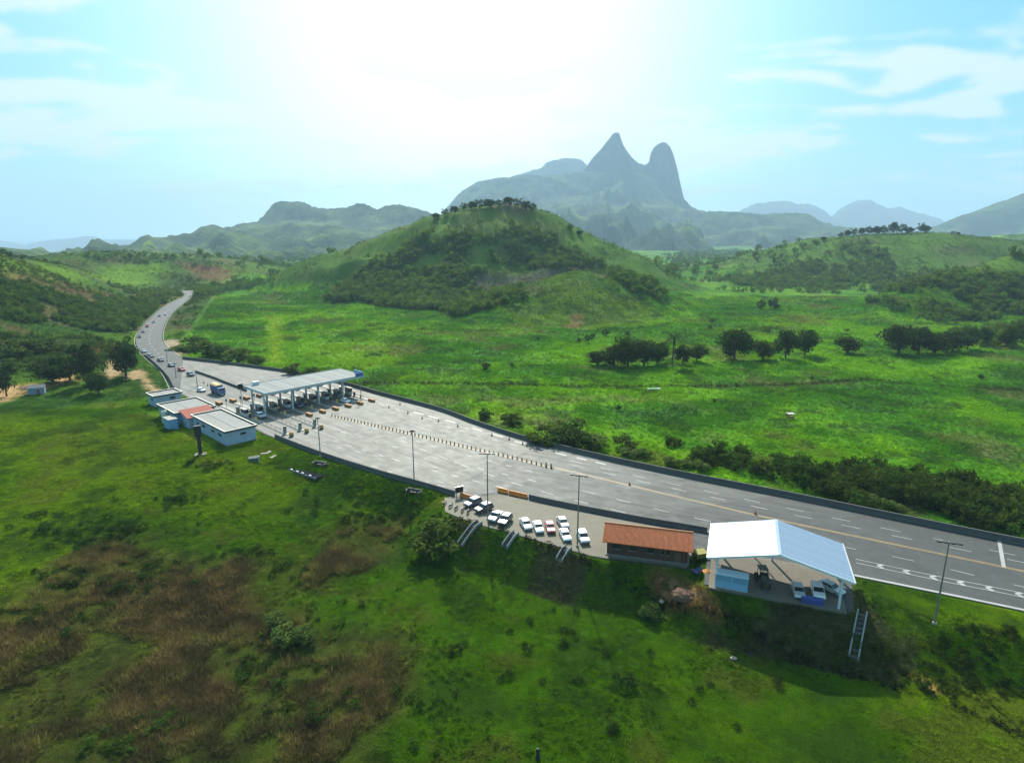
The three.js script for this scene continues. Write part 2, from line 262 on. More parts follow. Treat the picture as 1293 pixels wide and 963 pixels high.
// ---------------------------------------------------------------- the ground sheet
{
  const xs = [], zs = [];
  { let x = 0, s = 1.1; while (x < 16000) { xs.push(x); if (x > 115) s = Math.min(900, s * 1.033); x += s; } xs.push(16000); }
  const X = [...xs.slice(1).reverse().map(v => -v), ...xs];
  { let z = -48, s = 1.1; while (z > -16000) { zs.push(z); if (z < -205) s = Math.min(900, s * 1.016); z -= s; } zs.push(-16000); }
  const Z = [2500, 600, 120, 20, -20, -36, ...zs];
  const nx = X.length, nz = Z.length, P = new Float32Array(nx * nz * 3), C = new Float32Array(nx * nz * 3), U = new Float32Array(nx * nz * 2), I = [];
  for (let j = 0; j < nz; j++) for (let i = 0; i < nx; i++) {
    const x = X[i], z = Z[j], k = j * nx + i;
    const box = x > PB[0] - 160 && x < PB[1] + 160 && z > PB[2] - 160 && z < PB[3] + 160, d = box ? platD(x, z) : 500;
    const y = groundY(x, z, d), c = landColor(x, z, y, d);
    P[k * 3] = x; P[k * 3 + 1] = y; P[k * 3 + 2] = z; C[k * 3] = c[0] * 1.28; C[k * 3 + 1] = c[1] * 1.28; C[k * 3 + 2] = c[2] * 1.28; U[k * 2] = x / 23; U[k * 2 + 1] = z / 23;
    if (i && j) { const a = k - nx - 1, b = k - nx, e = k - 1; I.push(a, b, e, b, k, e); }
  }
  // rows run towards -z, so the winding is turned to face up
  for (let t = 0; t < I.length; t += 3) { const q = I[t + 1]; I[t + 1] = I[t + 2]; I[t + 2] = q; }
  for (let t = 0; t < I.length; t += 3) { const q = I[t + 1]; I[t + 1] = I[t + 2]; I[t + 2] = q; }
  const g = new THREE.BufferGeometry(); g.setAttribute('position', new THREE.BufferAttribute(P, 3)); g.setAttribute('color', new THREE.BufferAttribute(C, 3)); g.setAttribute('uv', new THREE.BufferAttribute(U, 2)); g.setIndex(I); g.computeVertexNormals();
  const nrm = g.attributes.normal; if (nrm.getY(Math.floor(nx * nz / 2)) < 0) { const ix = g.index.array; for (let t = 0; t < ix.length; t += 3) { const q = ix[t + 1]; ix[t + 1] = ix[t + 2]; ix[t + 2] = q; } g.computeVertexNormals(); }
  structure(obj('ground', g, new THREE.MeshPhysicalMaterial({ vertexColors: true, map: grassTex, bumpMap: grassTex, bumpScale: 0.25, roughness: 1, specularIntensity: 0.05 })));
  console.log('ground', nx, nz);
}

// ---------------------------------------------------------------- roads
function flat(P, y) {                                              // a level sheet inside an outline
  const s = new THREE.Shape(P.map(p => new THREE.Vector2(p[0], -p[1]))), g = new THREE.ShapeGeometry(s); g.rotateX(-Math.PI / 2); g.translate(0, y, 0);
  const p = g.attributes.position, u = g.attributes.uv; for (let i = 0; i < p.count; i++) u.setXY(i, p.getX(i) / 31, p.getZ(i) / 31); return g;
}
function slab(P, y, depth) { const g = new THREE.ExtrudeGeometry(new THREE.Shape(P.map(p => new THREE.Vector2(p[0], -p[1]))), { depth, bevelEnabled: false }); g.rotateX(-Math.PI / 2); g.translate(0, y - depth, 0); const p = g.attributes.position, u = g.attributes.uv; for (let i = 0; i < p.count; i++) u.setXY(i, p.getX(i) / 31, p.getZ(i) / 31); return g; }
function ribbon(L, w, y, uvs = 31) {                               // a strip along a line; w: width or [left, right]
  const [a, b] = Array.isArray(w) ? w : [-w / 2, w / 2], P = [], U = [], I = [];
  for (let i = 0; i < L.length; i++) { const p = L[Math.max(0, i - 1)], q = L[Math.min(L.length - 1, i + 1)], l = Math.hypot(q[0] - p[0], q[1] - p[1]) || 1, nx = -(q[1] - p[1]) / l, nz = (q[0] - p[0]) / l; for (const s of [a, b]) { const x = L[i][0] + nx * s, z = L[i][1] + nz * s; P.push(x, y, z); U.push(x / uvs, z / uvs); } if (i) { const k = i * 2; I.push(k - 2, k, k - 1, k - 1, k, k + 1); } }
  const g = new THREE.BufferGeometry(); g.setAttribute('position', new THREE.Float32BufferAttribute(P, 3)); g.setAttribute('uv', new THREE.Float32BufferAttribute(U, 2)); g.setIndex(I); g.computeVertexNormals();
  if (g.attributes.normal.getY(0) < 0) { const ix = g.index.array; for (let t = 0; t < ix.length; t += 3) { const q = ix[t + 1]; ix[t + 1] = ix[t + 2]; ix[t + 2] = q; } g.computeVertexNormals(); }
  return g;
}
const M = {
  asphalt: std([0.034, 0.039, 0.037], 0.90, 0, { map: roadTex, roughnessMap: roadRough, bumpMap: roadTex, bumpScale: 0.01 }),
  concrete: std([0.26, 0.25, 0.215], 0.7, 0, { map: roadTex, bumpMap: roadTex, bumpScale: 0.01 }),
  slabs: new THREE.MeshPhysicalMaterial({ color: rgb(0.132, 0.134, 0.116), roughness: 0.76, specularIntensity: 0.55, map: laneTex, roughnessMap: roadRough }),
  sandy: std([0.145, 0.130, 0.092], 0.85, 0, { map: roadTex }),
  white: std([0.33, 0.33, 0.31], 0.6, 0, { map: roadTex }),
  faded: std([0.215, 0.215, 0.2], 0.6, 0, { map: roadTex }),
  yellow: std([0.30, 0.19, 0.06], 0.6, 0, { map: roadTex }),
  barrier: std([0.085, 0.085, 0.08], 0.9, 0, { map: roadTex }),
  steel: std([0.42, 0.43, 0.44], 0.45, 0.8), dark: std([0.03, 0.03, 0.032], 0.6), black: std([0.012, 0.012, 0.012], 0.7),
  glass: std([0.02, 0.025, 0.03], 0.08), tyre: std([0.02, 0.02, 0.02], 0.9), rim: std([0.5, 0.5, 0.5], 0.35, 0.9),
  orange: std([0.62, 0.20, 0.02], 0.6), red: std([0.45, 0.04, 0.03], 0.5), lampGlass: std([0.7, 0.7, 0.68], 0.15), tail: std([0.35, 0.01, 0.01], 0.25),
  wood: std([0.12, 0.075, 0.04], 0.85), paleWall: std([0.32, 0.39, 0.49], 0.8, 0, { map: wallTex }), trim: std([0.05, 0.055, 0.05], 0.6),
  blue: std([0.04, 0.10, 0.32], 0.45), skyblue: std([0.17, 0.33, 0.50], 0.6), yellowPaint: std([0.75, 0.48, 0.03], 0.55), roofGrey: std([0.20, 0.20, 0.185], 0.8, 0, { map: roadTex }),
};
const road = structure(obj('road', slab(platform, 0, 0.55), M.asphalt));
// concrete toll apron
const CX = -75.4, CZ = -214, ux = 0.68, uz = -0.733, vx = 0.733, vz = 0.68;   // along the canopy, along the lanes
const T = (u, v) => [CX + ux * u + vx * v, CZ + uz * u + vz * v];
const mixP = (a, b, t) => [mix(a[0], b[0], t), mix(a[1], b[1], t)];
const clipIn = P => P.filter(p => inPoly(p[0], p[1], platform));
{
  const fe = farEdge.filter(p => p[0] < 10).map(p => [p[0] + 0.1, p[1] + 0.9]), ne = nearEdge.filter(p => p[0] > -132 && p[0] < -16).map(p => [p[0] + 0.15, p[1] - 0.7]);
  const far2 = offset(farRoad, 0.9), nr2 = offset(nearRoad, 0.9), good = L => L.filter(p => platD(p[0], p[1]) < -0.3);
  const pv = flat([...fe, ...good(far2), ...good(nr2), ...ne], 0.004), pp = pv.attributes.position; for (let i = 0; i < pp.count; i++) { const dx = pp.getX(i) - CX, dz = pp.getZ(i) - CZ; pv.attributes.uv.setXY(i, (dx * ux + dz * uz) / 46, (dx * vx + dz * vz) / 46); }
  structure(obj('toll_plaza_pavement', pv, M.slabs));
  // sun glare fading to the right, painted as steps: each length a shade darker
  const NL = smoothLine([nearEdge[nearEdge.length - 1], ...px([577, 627.5], [630, 621.5], [668, 627.3], [690, 632.3], [800, 653.6], [890, 667.5])], 3), fe0 = farEdge.map(p => [p[0] + 0.1, p[1] + 0.9]);
  const cutF = [fe[0], ...[26, 44, 62, 78].map(x => fe0.reduce((b, p) => Math.abs(p[0] - x) < Math.abs(b[0] - x) ? p : b))], cutN = [ne[ne.length - 1], ...[-4, 10, 24, 37].map(x => NL.reduce((b, p) => Math.abs(p[0] - x) < Math.abs(b[0] - x) ? p : b))];
  [[0.112, 0.115, 0.102], [0.090, 0.094, 0.085], [0.070, 0.074, 0.068], [0.052, 0.056, 0.053]].forEach((c, i) => {
    const a = cutF[i], b = cutF[i + 1], n0 = cutN[i], n1 = cutN[i + 1], F = fe0.filter(p => p[0] > a[0] + 0.01 && p[0] < b[0] - 0.01).sort((m, n) => n[0] - m[0]), N = NL.filter(p => p[0] > n0[0] + 0.01 && p[0] < n1[0] - 0.01).sort((m, n) => m[0] - n[0]);
    const g = flat([b, ...F, a, n0, ...N, n1], 0.004), gp = g.attributes.position; for (let k = 0; k < gp.count; k++) { const dx = gp.getX(k) - CX, dz = gp.getZ(k) - CZ; g.attributes.uv.setXY(k, (dx * -0.42 + dz * 0.9) / 46, (dx * 0.9 + dz * 0.42) / 46); }
    structure(obj('road_surface', g, new THREE.MeshPhysicalMaterial({ color: rgb(...c), roughness: 0.8, specularIntensity: 0.6, map: laneTex, roughnessMap: roadRough })));
  });
  const pk = [...px([577, 630], [630, 624], [665, 630.5], [690, 637], [800, 659], [872, 673]), ...parkEdge.slice(0, 9).slice().reverse().map(p => [p[0], p[1] - 0.35])];
  structure(obj('car_park', flat(pk, 0.004), M.sandy));
}
// lane paint
function dashes(L, len, gap, w, y, from = 0, to = 1e9) {
  const out = []; let s = 0, cur = []; const per = len + gap;
  const dense = []; for (let i = 1; i < L.length; i++) { const d = Math.hypot(L[i][0] - L[i - 1][0], L[i][1] - L[i - 1][1]), n = Math.max(1, Math.ceil(d / 0.5)); for (let k = 0; k < n; k++) dense.push([mixP(L[i - 1], L[i], k / n), s + d * k / n]); s += d; }
  for (const [p, q] of dense) { if (q >= from && q <= to && q % per < len) cur.push(p); else { if (cur.length > 2) out.push(ribbon([cur[0], cur[cur.length - 1]], w, y)); cur = []; } }
  return out;
}
const between = (t) => { const o = []; for (const p of yellowLine) { let b = null, bd = 1e9; for (const q of farEdge) { const d = (q[0] - p[0]) ** 2 + (q[1] - p[1]) ** 2; if (d < bd) { bd = d; b = q; } } o.push(mixP(p, b, t)); } return o; };
function offset(L, s) { return L.map((p, i) => { const a = L[Math.max(0, i - 1)], b = L[Math.min(L.length - 1, i + 1)], l = Math.hypot(b[0] - a[0], b[1] - a[1]) || 1; return [p[0] - (b[1] - a[1]) / l * s, p[1] + (b[0] - a[0]) / l * s]; }); }
const chev = smoothLine([[250, 10], ...px([1293, 751.5], [1190, 731], [1081, 708])], 2);
{
  const Y = 0.012, P = [];
  obj('yellow_centre_line', [ribbon(offset(yellowLine, 0.22), 0.22, Y), ribbon(offset(yellowLine, -0.22), 0.22, Y)], M.yellow, road);
  for (const t of [0.3, 0.5]) P.push(...dashes(between(t), 4, 5, 0.17, Y));
  P.push(...dashes(smoothLine([[260, 10], ...px([1293, 741], [1150, 707], [1000, 678], [860, 650], [700, 610])], 4), 4, 5, 0.17, Y));
  P.push(...dashes(smoothLine([...px([900, 672], [760, 640], [640, 607]), T(-4, 60)], 4), 4, 5, 0.17, Y));
  P.push(ribbon(offset(chev, 0.75), 0.16, Y), ribbon(offset(chev, -0.75), 0.16, Y));
  { let s = 0; for (let i = 1; i < chev.length - 1; i++) { s += Math.hypot(chev[i][0] - chev[i - 1][0], chev[i][1] - chev[i - 1][1]); if (s > 2.9) { s = 0; const a = chev[i], b = chev[i + 1], l = Math.hypot(b[0] - a[0], b[1] - a[1]), dx = (b[0] - a[0]) / l, dz = (b[1] - a[1]) / l; for (const q of [-1, 1]) P.push(ribbon([[a[0] + dx * 0.55, a[1] + dz * 0.55], [a[0] - dx * 0.35 - dz * 0.7 * q, a[1] - dz * 0.35 + dx * 0.7 * q]], 0.55, Y + 0.004)); } } }
  P.push(ribbon(px([1262, 681.5], [1268, 716]), 0.62, Y + 0.004));
  P.push(ribbon(offset(nearRight, -0.5), 0.55, Y));
  P.push(ribbon(offset(farRoad, 0.7), 0.2, Y), ribbon(offset(nearRoad, 0.7), 0.2, Y));
  const mid = farRoad.map(p => { let b = null, bd = 1e9; for (const q of nearRoad) { const d = (q[0] - p[0]) ** 2 + (q[1] - p[1]) ** 2; if (d < bd) { bd = d; b = q; } } return mixP(p, b, 0.5); });
  P.push(...dashes(mid, 4, 8, 0.25, Y));
  obj('lane_markings', P, M.white, road);
  const Q = [];
  for (const [a, b, c, d, t] of [[350, 545, 560, 592, 4], [420, 556, 660, 622, 4], [430, 545, 700, 613, 5], [455, 535, 690, 600, 4], [500, 518, 700, 575, 4], [480, 510, 640, 552, 6], [560, 520, 770, 585, 3], [470, 588, 600, 622, 3]]) { const L = [G(a, b), G(c, d)], m = mixP(L[0], L[1], 0.5); Q.push(...dashes(smoothLine([L[0], [m[0] - 0.6, m[1] + 1.2], L[1]], 4), 2.6, t, 0.3, Y + 0.002)); }
  for (const u of [-21.5, -16.5, -11.5, -6.5]) Q.push(ribbon([T(u, 20), T(u + 0.8, 46)], 0.22, Y + 0.002));
  obj('faded_lane_markings', Q, M.faded, road);
  obj('lay_by_hatching', [[522, 520], [541, 525], [562, 530.5], [596, 540.5], [622, 548], [650, 557], [676, 564.5], [702, 571.5], [728, 577.5], [752, 583]].map(([a, b]) => ribbon([G(a, b), G(a + 13, b + 3.4)], 0.8, Y)), M.faded, road);
  // joints of the plaza's concrete slabs
  const J = []; for (let u = -26; u <= 22; u += 5) { const seg = []; for (let v = -46; v <= 70; v += 2) { const p = T(u, v); if (platD(p[0], p[1]) < -1.2) seg.push(p); } if (seg.length > 2) J.push(ribbon(seg, 0.09, 0.009)); }
  for (let v = -44; v <= 70; v += 6) { const seg = []; for (let u = -30; u <= 24; u += 1) { const p = T(u, v); if (platD(p[0], p[1]) < -1.2) seg.push(p); } if (seg.length > 2) J.push(ribbon(seg, 0.07, 0.007)); }
  obj('slab_joints', J, std([0.10, 0.095, 0.085], 0.9), road);
}

// ---------------------------------------------------------------- far mountains
const rockTex = grain(512, (u, v) => { const g = 0.78 + tnoise(u, v, 10, 12, 5) * 0.4; return [g, g, g]; });
const mountMat = new THREE.MeshPhysicalMaterial({ specularIntensity: 0.05, vertexColors: true, map: rockTex, bumpMap: rockTex, bumpScale: 6, roughness: 1 });
function mountain(name, D, layers, opt = {}) {
  const { nx = 260, nz = 120, rough = 1, rocky = 0, tone = [0.030, 0.055, 0.020], seed = 0, meadow = 0, deep = 60 } = opt;
  const Ls = layers.map(l => ({ ...l, c: l.pts.map(([a, b]) => AT(a, b, -D)) }));
  let x0 = 1e9, x1 = -1e9, ym = 0, reach = 0; for (const l of Ls) for (const p of l.c) { x0 = Math.min(x0, p[0]); x1 = Math.max(x1, p[0]); ym = Math.max(ym, p[1]); reach = Math.max(reach, Math.min(l.maxz || 1e9, (p[1] + deep) / l.k + l.a * 0.5)); }
  const at = (l, x) => { const c = l.c; if (x < c[0][0]) return c[0][1] - (c[0][0] - x) * 1.1; for (let i = 1; i < c.length; i++) if (x <= c[i][0]) { const t = (x - c[i - 1][0]) / (c[i][0] - c[i - 1][0]); return mix(c[i - 1][1], c[i][1], t); } const e = c[c.length - 1]; return e[1] - (x - e[0]) * 1.1; };
  const pad = (ym + 60) * 0.5; x0 -= pad; x1 += pad;
  const P = [], C = [], U = [], I = [], sc = D / 4000;
  for (let j = 0; j <= nz; j++) for (let i = 0; i <= nx; i++) {
    const x = mix(x0, x1, i / nx), s = j / nz * 2 - 1, z = s * Math.abs(s) ** 0.35 * reach;
    let y = -320, steep = 0;
    for (const l of Ls) {
      const wob = fbm(x / (320 * sc) + seed, l.k * 7, 3) * 160 * sc * (l.k < 1 ? 1 : 0.2), zz = z - wob * 0;
      let h = at(l, x) + (l.soft ? fbm(x / (400 * sc) + 7, zz / (400 * sc) + seed, 3) * 60 * sc : 0); const drop = l.k * (Math.sqrt(zz * zz + l.a * l.a) - l.a);
      const nse = (ridged(x / (260 * sc) + seed * 3, zz / (300 * sc), 5) - 0.62) * 2.4, cut = Math.min(drop * 0.42, 110 * sc) * rough;
      h -= drop - nse * cut; h += fbm(x / (26 * sc) + seed, zz / (26 * sc), 3) * (l.k < 1 ? 9 : 3) * sc; if (l.k < 1 && D < 7500) h += Math.max(0, vn(x / (14 * sc) + seed, zz / (16 * sc))) * 6 * sc + Math.max(0, vn(x / (45 * sc) + seed * 2, zz / (40 * sc)) - 0.2) * 8 * sc;
      if (h > y) { y = h; steep = l.k; }
    }
    P.push(x, Math.max(y, -320), -D - z); U.push(x / 180, (z + y) / 180);
    const n = fbm(x / (120 * sc) + 8 + seed, (z + y) / (120 * sc), 4), m2 = fbm(x / (40 * sc), z / (40 * sc) + seed, 3);
    let c = mix3(tone, [tone[0] * 2.1, tone[1] * 1.8, tone[2] * 1.5], sst(-0.2, 0.3, n + m2 * 0.5));
    c = mix3(c, [0.085, 0.125, 0.028], sst(0.02, 0.3, n - 0.02) * meadow * sst(330 * sc, 120 * sc, y));
    if (steep > 1 || rocky) c = mix3(c, mix3([0.085, 0.08, 0.075], [0.045, 0.05, 0.045], sst(-0.2, 0.2, m2)), steep > 1 ? 0.85 : rocky * sst(0, 0.25, n));
    C.push(...c.map(v => v * 1.25));
    if (i && j) { const k = j * (nx + 1) + i, a = k - nx - 2, b = k - nx - 1, e = k - 1; I.push(a, b, e, b, k, e); }
  }
  const g = new THREE.BufferGeometry(); g.setAttribute('position', new THREE.Float32BufferAttribute(P, 3)); g.setAttribute('color', new THREE.Float32BufferAttribute(C, 3)); g.setAttribute('uv', new THREE.Float32BufferAttribute(U, 2)); g.setIndex(I); g.computeVertexNormals();
  const k = Math.floor(nz / 2) * (nx + 1) + Math.floor(nx / 2); let up = 0; for (let q = 0; q < 40; q++) up += g.attributes.normal.getY(k + q); if (up < 0) { const ix = g.index.array; for (let t = 0; t < ix.length; t += 3) { const q = ix[t + 1]; ix[t + 1] = ix[t + 2]; ix[t + 2] = q; } g.computeVertexNormals(); }
  return structure(obj(name, g, mountMat));
}
mountain('twin_peak_mountain', 7000, [
  { k: 0.155, a: 100, soft: 1, pts: [[550, 288], [610, 262], [690, 246], [800, 246], [856, 262], [890, 270], [940, 284], [1010, 298], [1080, 306]] },
  { k: 0.40, a: 120, pts: [[545, 285], [560, 268], [580, 246], [600, 231], [625, 226], [660, 222], [700, 222], [730, 218], [760, 214], [800, 216], [840, 228], [870, 262], [890, 268], [910, 280], [930, 292], [960, 312], [1000, 330]] },
  { k: 2.6, a: 70, pts: [[738, 214], [748, 200], [757, 190], [766, 179], [771, 173], [774, 168], [778, 166.5], [782, 168], [783.5, 173], [786, 181], [790, 188], [797, 198], [806, 206], [815, 208], [820, 205], [821, 199], [822, 193], [826, 186], [831, 181.5], [836, 179.5], [841, 180], [846, 185], [850, 194], [853, 205], [856, 217], [859, 232], [863, 248], [867, 262]] },
], { nx: 520, nz: 200, rough: 0.9, meadow: 1, seed: 2 });
mountain('domed_mountain', 9500, [{ k: 0.7, a: 160, pts: [[620, 232], [660, 219], [683, 212], [690, 205], [705, 200.5], [718, 199.5], [733, 202], [745, 212], [780, 225], [830, 240]] }], { nx: 200, nz: 80, rocky: 0.7, seed: 5 });
mountain('flat_topped_mountain', 4200, [
  { k: 0.075, a: 100, soft: 1, pts: [[222, 316], [258, 309], [300, 299], [345, 284], [430, 278], [540, 280], [640, 300]] },
  { k: 0.5, a: 60, pts: [[215, 332], [245, 322], [280, 314], [305, 304], [318, 294], [332, 280], [340, 268], [347, 257], [354, 254], [372, 255.5], [384, 256], [394, 262], [412, 264], [430, 263], [444, 261], [452, 257], [462, 259], [476, 264], [488, 260], [505, 259], [525, 263], [545, 270], [590, 285], [640, 305]] }], { nx: 340, nz: 130, meadow: 0.8, seed: 9 });
mountain('low_forested_ridge', 5200, [
  { k: 0.11, a: 100, soft: 1, pts: [[860, 296], [930, 286], [1010, 286], [1100, 296], [1200, 304]] },
  { k: 0.45, a: 70, pts: [[840, 300], [870, 276], [895, 268], [915, 267], [940, 269], [965, 271], [990, 269], [1015, 270], [1035, 279], [1050, 285], [1075, 288], [1100, 288], [1130, 293], [1180, 300], [1230, 305]] }], { nx: 260, nz: 110, seed: 13 });
mountain('distant_dome_range', 13000, [{ k: 0.7, a: 200, pts: [[920, 275], [940, 263], [955, 257], [975, 254.5], [995, 254], [1006, 258], [1020, 257], [1036, 263], [1044, 272], [1052, 274], [1060, 266], [1072, 258], [1085, 253], [1098, 252.5], [1108, 258], [1122, 264], [1136, 261], [1152, 267], [1168, 271], [1185, 276], [1205, 288], [1240, 296]] }], { nx: 260, nz: 90, rocky: 0.6, seed: 17 });
mountain('forested_mountain_shoulder', 5200, [{ k: 0.5, a: 120, pts: [[1150, 308], [1185, 288], [1205, 277], [1222, 271], [1240, 266], [1258, 258], [1275, 252], [1293, 246], [1340, 228], [1420, 205], [1500, 220], [1600, 260]] }], { nx: 220, nz: 110, seed: 23 });
mountain('pale_far_range', 15000, [{ k: 0.6, a: 260, pts: [[-90, 300], [-30, 306], [0, 304], [30, 309], [55, 304], [80, 302], [110, 298], [140, 303], [165, 302], [190, 308], [230, 306], [270, 303], [320, 308], [400, 304]] }], { nx: 200, nz: 80, seed: 29, deep: 330 });
mountain('meadow_ridge', 1700, [{ k: 0.32, a: 60, pts: [[1190, 310], [1230, 302], [1270, 297], [1300, 296], [1380, 300], [1500, 312]] }], { nx: 140, nz: 60, meadow: 1, tone: [0.06, 0.12, 0.02], seed: 31 });
const adminYard = [T(-46, -40), T(-30, -40), T(-30, 30.5), T(-46, 30.5)];

// ---------------------------------------------------------------- vegetation
const leafMat = (c = [1, 1, 1], t = 0.38) => new THREE.MeshPhysicalMaterial({ color: rgb(...c), vertexColors: true, roughness: 1, specularIntensity: 0.03, transmission: t, thickness: 0, side: THREE.DoubleSide });
const MLeaf = leafMat([1, 1, 1], 0.42), MBlade = leafMat([1, 1, 1], 0.5), MBark = std([0.085, 0.065, 0.045], 0.95);
function leafSoup(f, n, r, tri = false) {                          // n leaves; f() gives [x, y, z, size, colour, tilt outwards]
  const P = [], C = [];
  const a = new THREE.Vector3(), b = new THREE.Vector3(), nrm = new THREE.Vector3();
  for (let i = 0; i < n; i++) {
    const [x, y, z, s, c, ox = 0, oy = 0.4, oz = 0] = f(i);
    nrm.set(ox + (r() - 0.5) * 1.5, oy + (r() - 0.5) * 1.5, oz + (r() - 0.5) * 1.5).normalize();
    a.set(r() - 0.5, r() - 0.5, r() - 0.5).cross(nrm).normalize().multiplyScalar(s * 0.62); b.crossVectors(nrm, a).normalize().multiplyScalar(s * 0.38);
    const q = [[x - a.x, y - a.y, z - a.z], [x + b.x, y + b.y, z + b.z], [x + a.x, y + a.y, z + a.z], [x - b.x, y - b.y, z - b.z]];
    for (const k of tri ? [0, 1, 2] : [0, 1, 2, 0, 2, 3]) { P.push(...q[k]); C.push(...c); }
  }
  const g = new THREE.BufferGeometry(); g.setAttribute('position', new THREE.Float32BufferAttribute(P, 3)); g.setAttribute('color', new THREE.Float32BufferAttribute(C, 3)); g.computeVertexNormals(); return g;
}
// a crown one unit high and about one unit wide, standing on y = 0 when low = 0
function crownGeo(seed, { clumps = 26, leaves = 70, size = 0.05, low = 0.3, flat = 1, tone = [0.040, 0.080, 0.014], spread = 1, fill = 0.25, tri = false } = {}) {
  const r = rng(seed), cl = [];
  for (let i = 0; i < clumps; i++) {
    const th = r() * 6.283, cy = 1 - 2 * (i + 0.5) / clumps, rad = Math.sqrt(1 - cy * cy), k = 0.62 + 0.38 * r();
    const wob = 1 + 0.28 * vn(Math.cos(th) * 1.7 + seed, Math.sin(th) * 1.7 + cy * 2);
    const inner = r() < fill ? 0.45 : 1;
    cl.push([Math.cos(th) * rad * 0.37 * k * wob * spread * inner, low + (1 - low) * (0.5 + cy * 0.40 * k * flat * inner), Math.sin(th) * rad * 0.37 * k * wob * spread * inner, 0.11 + 0.07 * r(), 0.78 + 0.44 * r(), r()]);
  }
  return leafSoup(i => {
    const c = cl[i % clumps], u = r() * 2 - 1, t = r() * 6.283, q = Math.sqrt(1 - u * u), d = c[3] * (0.55 + 0.5 * r());
    const v = c[4] * (0.8 + 0.4 * r()), w = c[5] * 0.35;
    return [c[0] + q * Math.cos(t) * d * spread, c[1] + u * d * (1 - low) * 0.9, c[2] + q * Math.sin(t) * d * spread, size * (0.7 + 0.6 * r()), [tone[0] * v * (1 + w), tone[1] * v, tone[2] * v], q * Math.cos(t), u * 0.7 + 0.2, q * Math.sin(t)];
  }, clumps * leaves, r, tri);
}
function trunkGeo(seed, h = 0.45, r0 = 0.03) {
  const r = rng(seed), L = []; const lean = (r() - 0.5) * 0.06;
  const stem = new THREE.CylinderGeometry(r0 * 0.62, r0 * 1.15, h, 8, 3).translate(0, h / 2, 0); { const p = stem.attributes.position; for (let i = 0; i < p.count; i++) { const t = p.getY(i) / h; p.setX(i, p.getX(i) + lean * t * t); } } L.push(stem);
  for (let k = 0; k < 5; k++) { const a = k * 1.257 + r(), e = h + 0.22 + r() * 0.14; L.push(bar([lean, h * (0.72 + 0.05 * k), 0], [Math.cos(a) * 0.26, e, Math.sin(a) * 0.26], r0 * 0.34, 5)); }
  return join(L);
}
const broadCrowns = [11, 12, 13, 14].map((s, i) => crownGeo(s, { clumps: 38, leaves: 60, size: 0.058, low: 0.05, flat: 1.0, spread: 1.22, tone: [[0.030, 0.062, 0.010], [0.025, 0.056, 0.011], [0.036, 0.068, 0.009], [0.028, 0.060, 0.013]][i] }));
const tallCrowns = [21, 22].map(s => crownGeo(s, { clumps: 34, leaves: 62, size: 0.056, low: 0.08, spread: 0.95, tone: [0.026, 0.056, 0.014] }));
const bushCrowns = [31, 32, 33].map((s, i) => crownGeo(s, { clumps: 26, leaves: 50, size: 0.085, low: 0.0, spread: 1.25, fill: 0.1, tone: [[0.056, 0.106, 0.016], [0.046, 0.092, 0.017], [0.08, 0.142, 0.03]][i] }));
const smallCrowns = [41, 42].map(s => crownGeo(s, { clumps: 16, leaves: 26, size: 0.10, low: 0.03, spread: 1.2, tone: [0.036, 0.074, 0.014] }));
const trunks = [trunkGeo(1), trunkGeo(2, 0.4, 0.035)];
const treeProto = new Map();
function plant(kind, name, label, category, base, w, h, group, seed = 0) {           // a tree or bush of given width and height
  const set = { broad: broadCrowns, tall: tallCrowns, bush: bushCrowns, small: smallCrowns }[kind], i = seed % set.length;
  const o = thing(name, label, category, base.x, base.y - 0.05, base.z, seed * 2.4, group), vr = rng(seed * 977 + Math.round(base.x * 7));
  o.scale.set(w * (0.9 + 0.4 * vr()), h * (0.85 + 0.3 * vr()), w * (0.9 + 0.4 * vr()));
  obj('crown', set[i], MLeaf, o); obj('trunk', trunks[seed % 2], MBark, o);
  return o;
}
function plantAt(kind, name, label, category, pxx, pyy, wpx, hpx, group, seed) {      // sited and sized from its outline
  let b = onGround(pxx, pyy); for (let k = 0; k < 8 && b.z < -1350; k++) b = onGround(pxx, pyy + 1 + k); const dist = Math.hypot(b.x, b.y - EYE, b.z) * Math.cos(Math.atan2(pxx - 646.5, FOCAL)); const m = dist / FOCAL;
  return plant(kind, name, label, category, b, wpx * m * 1.02, hpx * m * 1.05, group, seed);
}
// trees in the far field, row by row from the left
const ORD = ['first', 'second', 'third', 'fourth', 'fifth', 'sixth', 'seventh', 'eighth', 'ninth', 'tenth', 'eleventh', 'twelfth', 'thirteenth', 'fourteenth', 'fifteenth', 'sixteenth', 'seventeenth', 'eighteenth', 'nineteenth', 'twentieth'];
[[755, 461, 26, 22], [775, 463, 34, 32], [793, 464, 34, 36], [813, 462, 36, 34], [830, 460, 28, 32], [862, 459, 22, 24], [880, 457, 24, 24]].forEach((a, i) => plantAt('broad', 'field_tree', `${ORD[i]} tree from the left in the dark grove round the palm`, 'tree', ...a, 'trees of the palm grove', i));
[[927, 454, 46, 36], [964, 454, 34, 30], [992, 452, 32, 36], [1016, 449, 30, 32]].forEach((a, i) => plantAt('broad', 'field_tree', `${ORD[i]} tree from the left in the row of four right of the palm grove`, 'tree', ...a, 'row of four field trees', i + 1));
plantAt('broad', 'field_tree', 'lone spreading tree right of the row of four field trees', 'tree', 1071, 446, 36, 24, null, 2);
[[1135, 447, 44, 34], [1160, 447, 34, 32], [1180, 446, 36, 32], [1203, 444, 36, 32], [1222, 441, 26, 26], [1240, 436, 20, 22], [1272, 438, 30, 28], [1290, 432, 28, 30]].forEach((a, i) => plantAt('broad', 'field_tree', `${ORD[i]} tree from the left in the thick clump at the right of the field`, 'tree', ...a, 'thick clump of field trees', i));
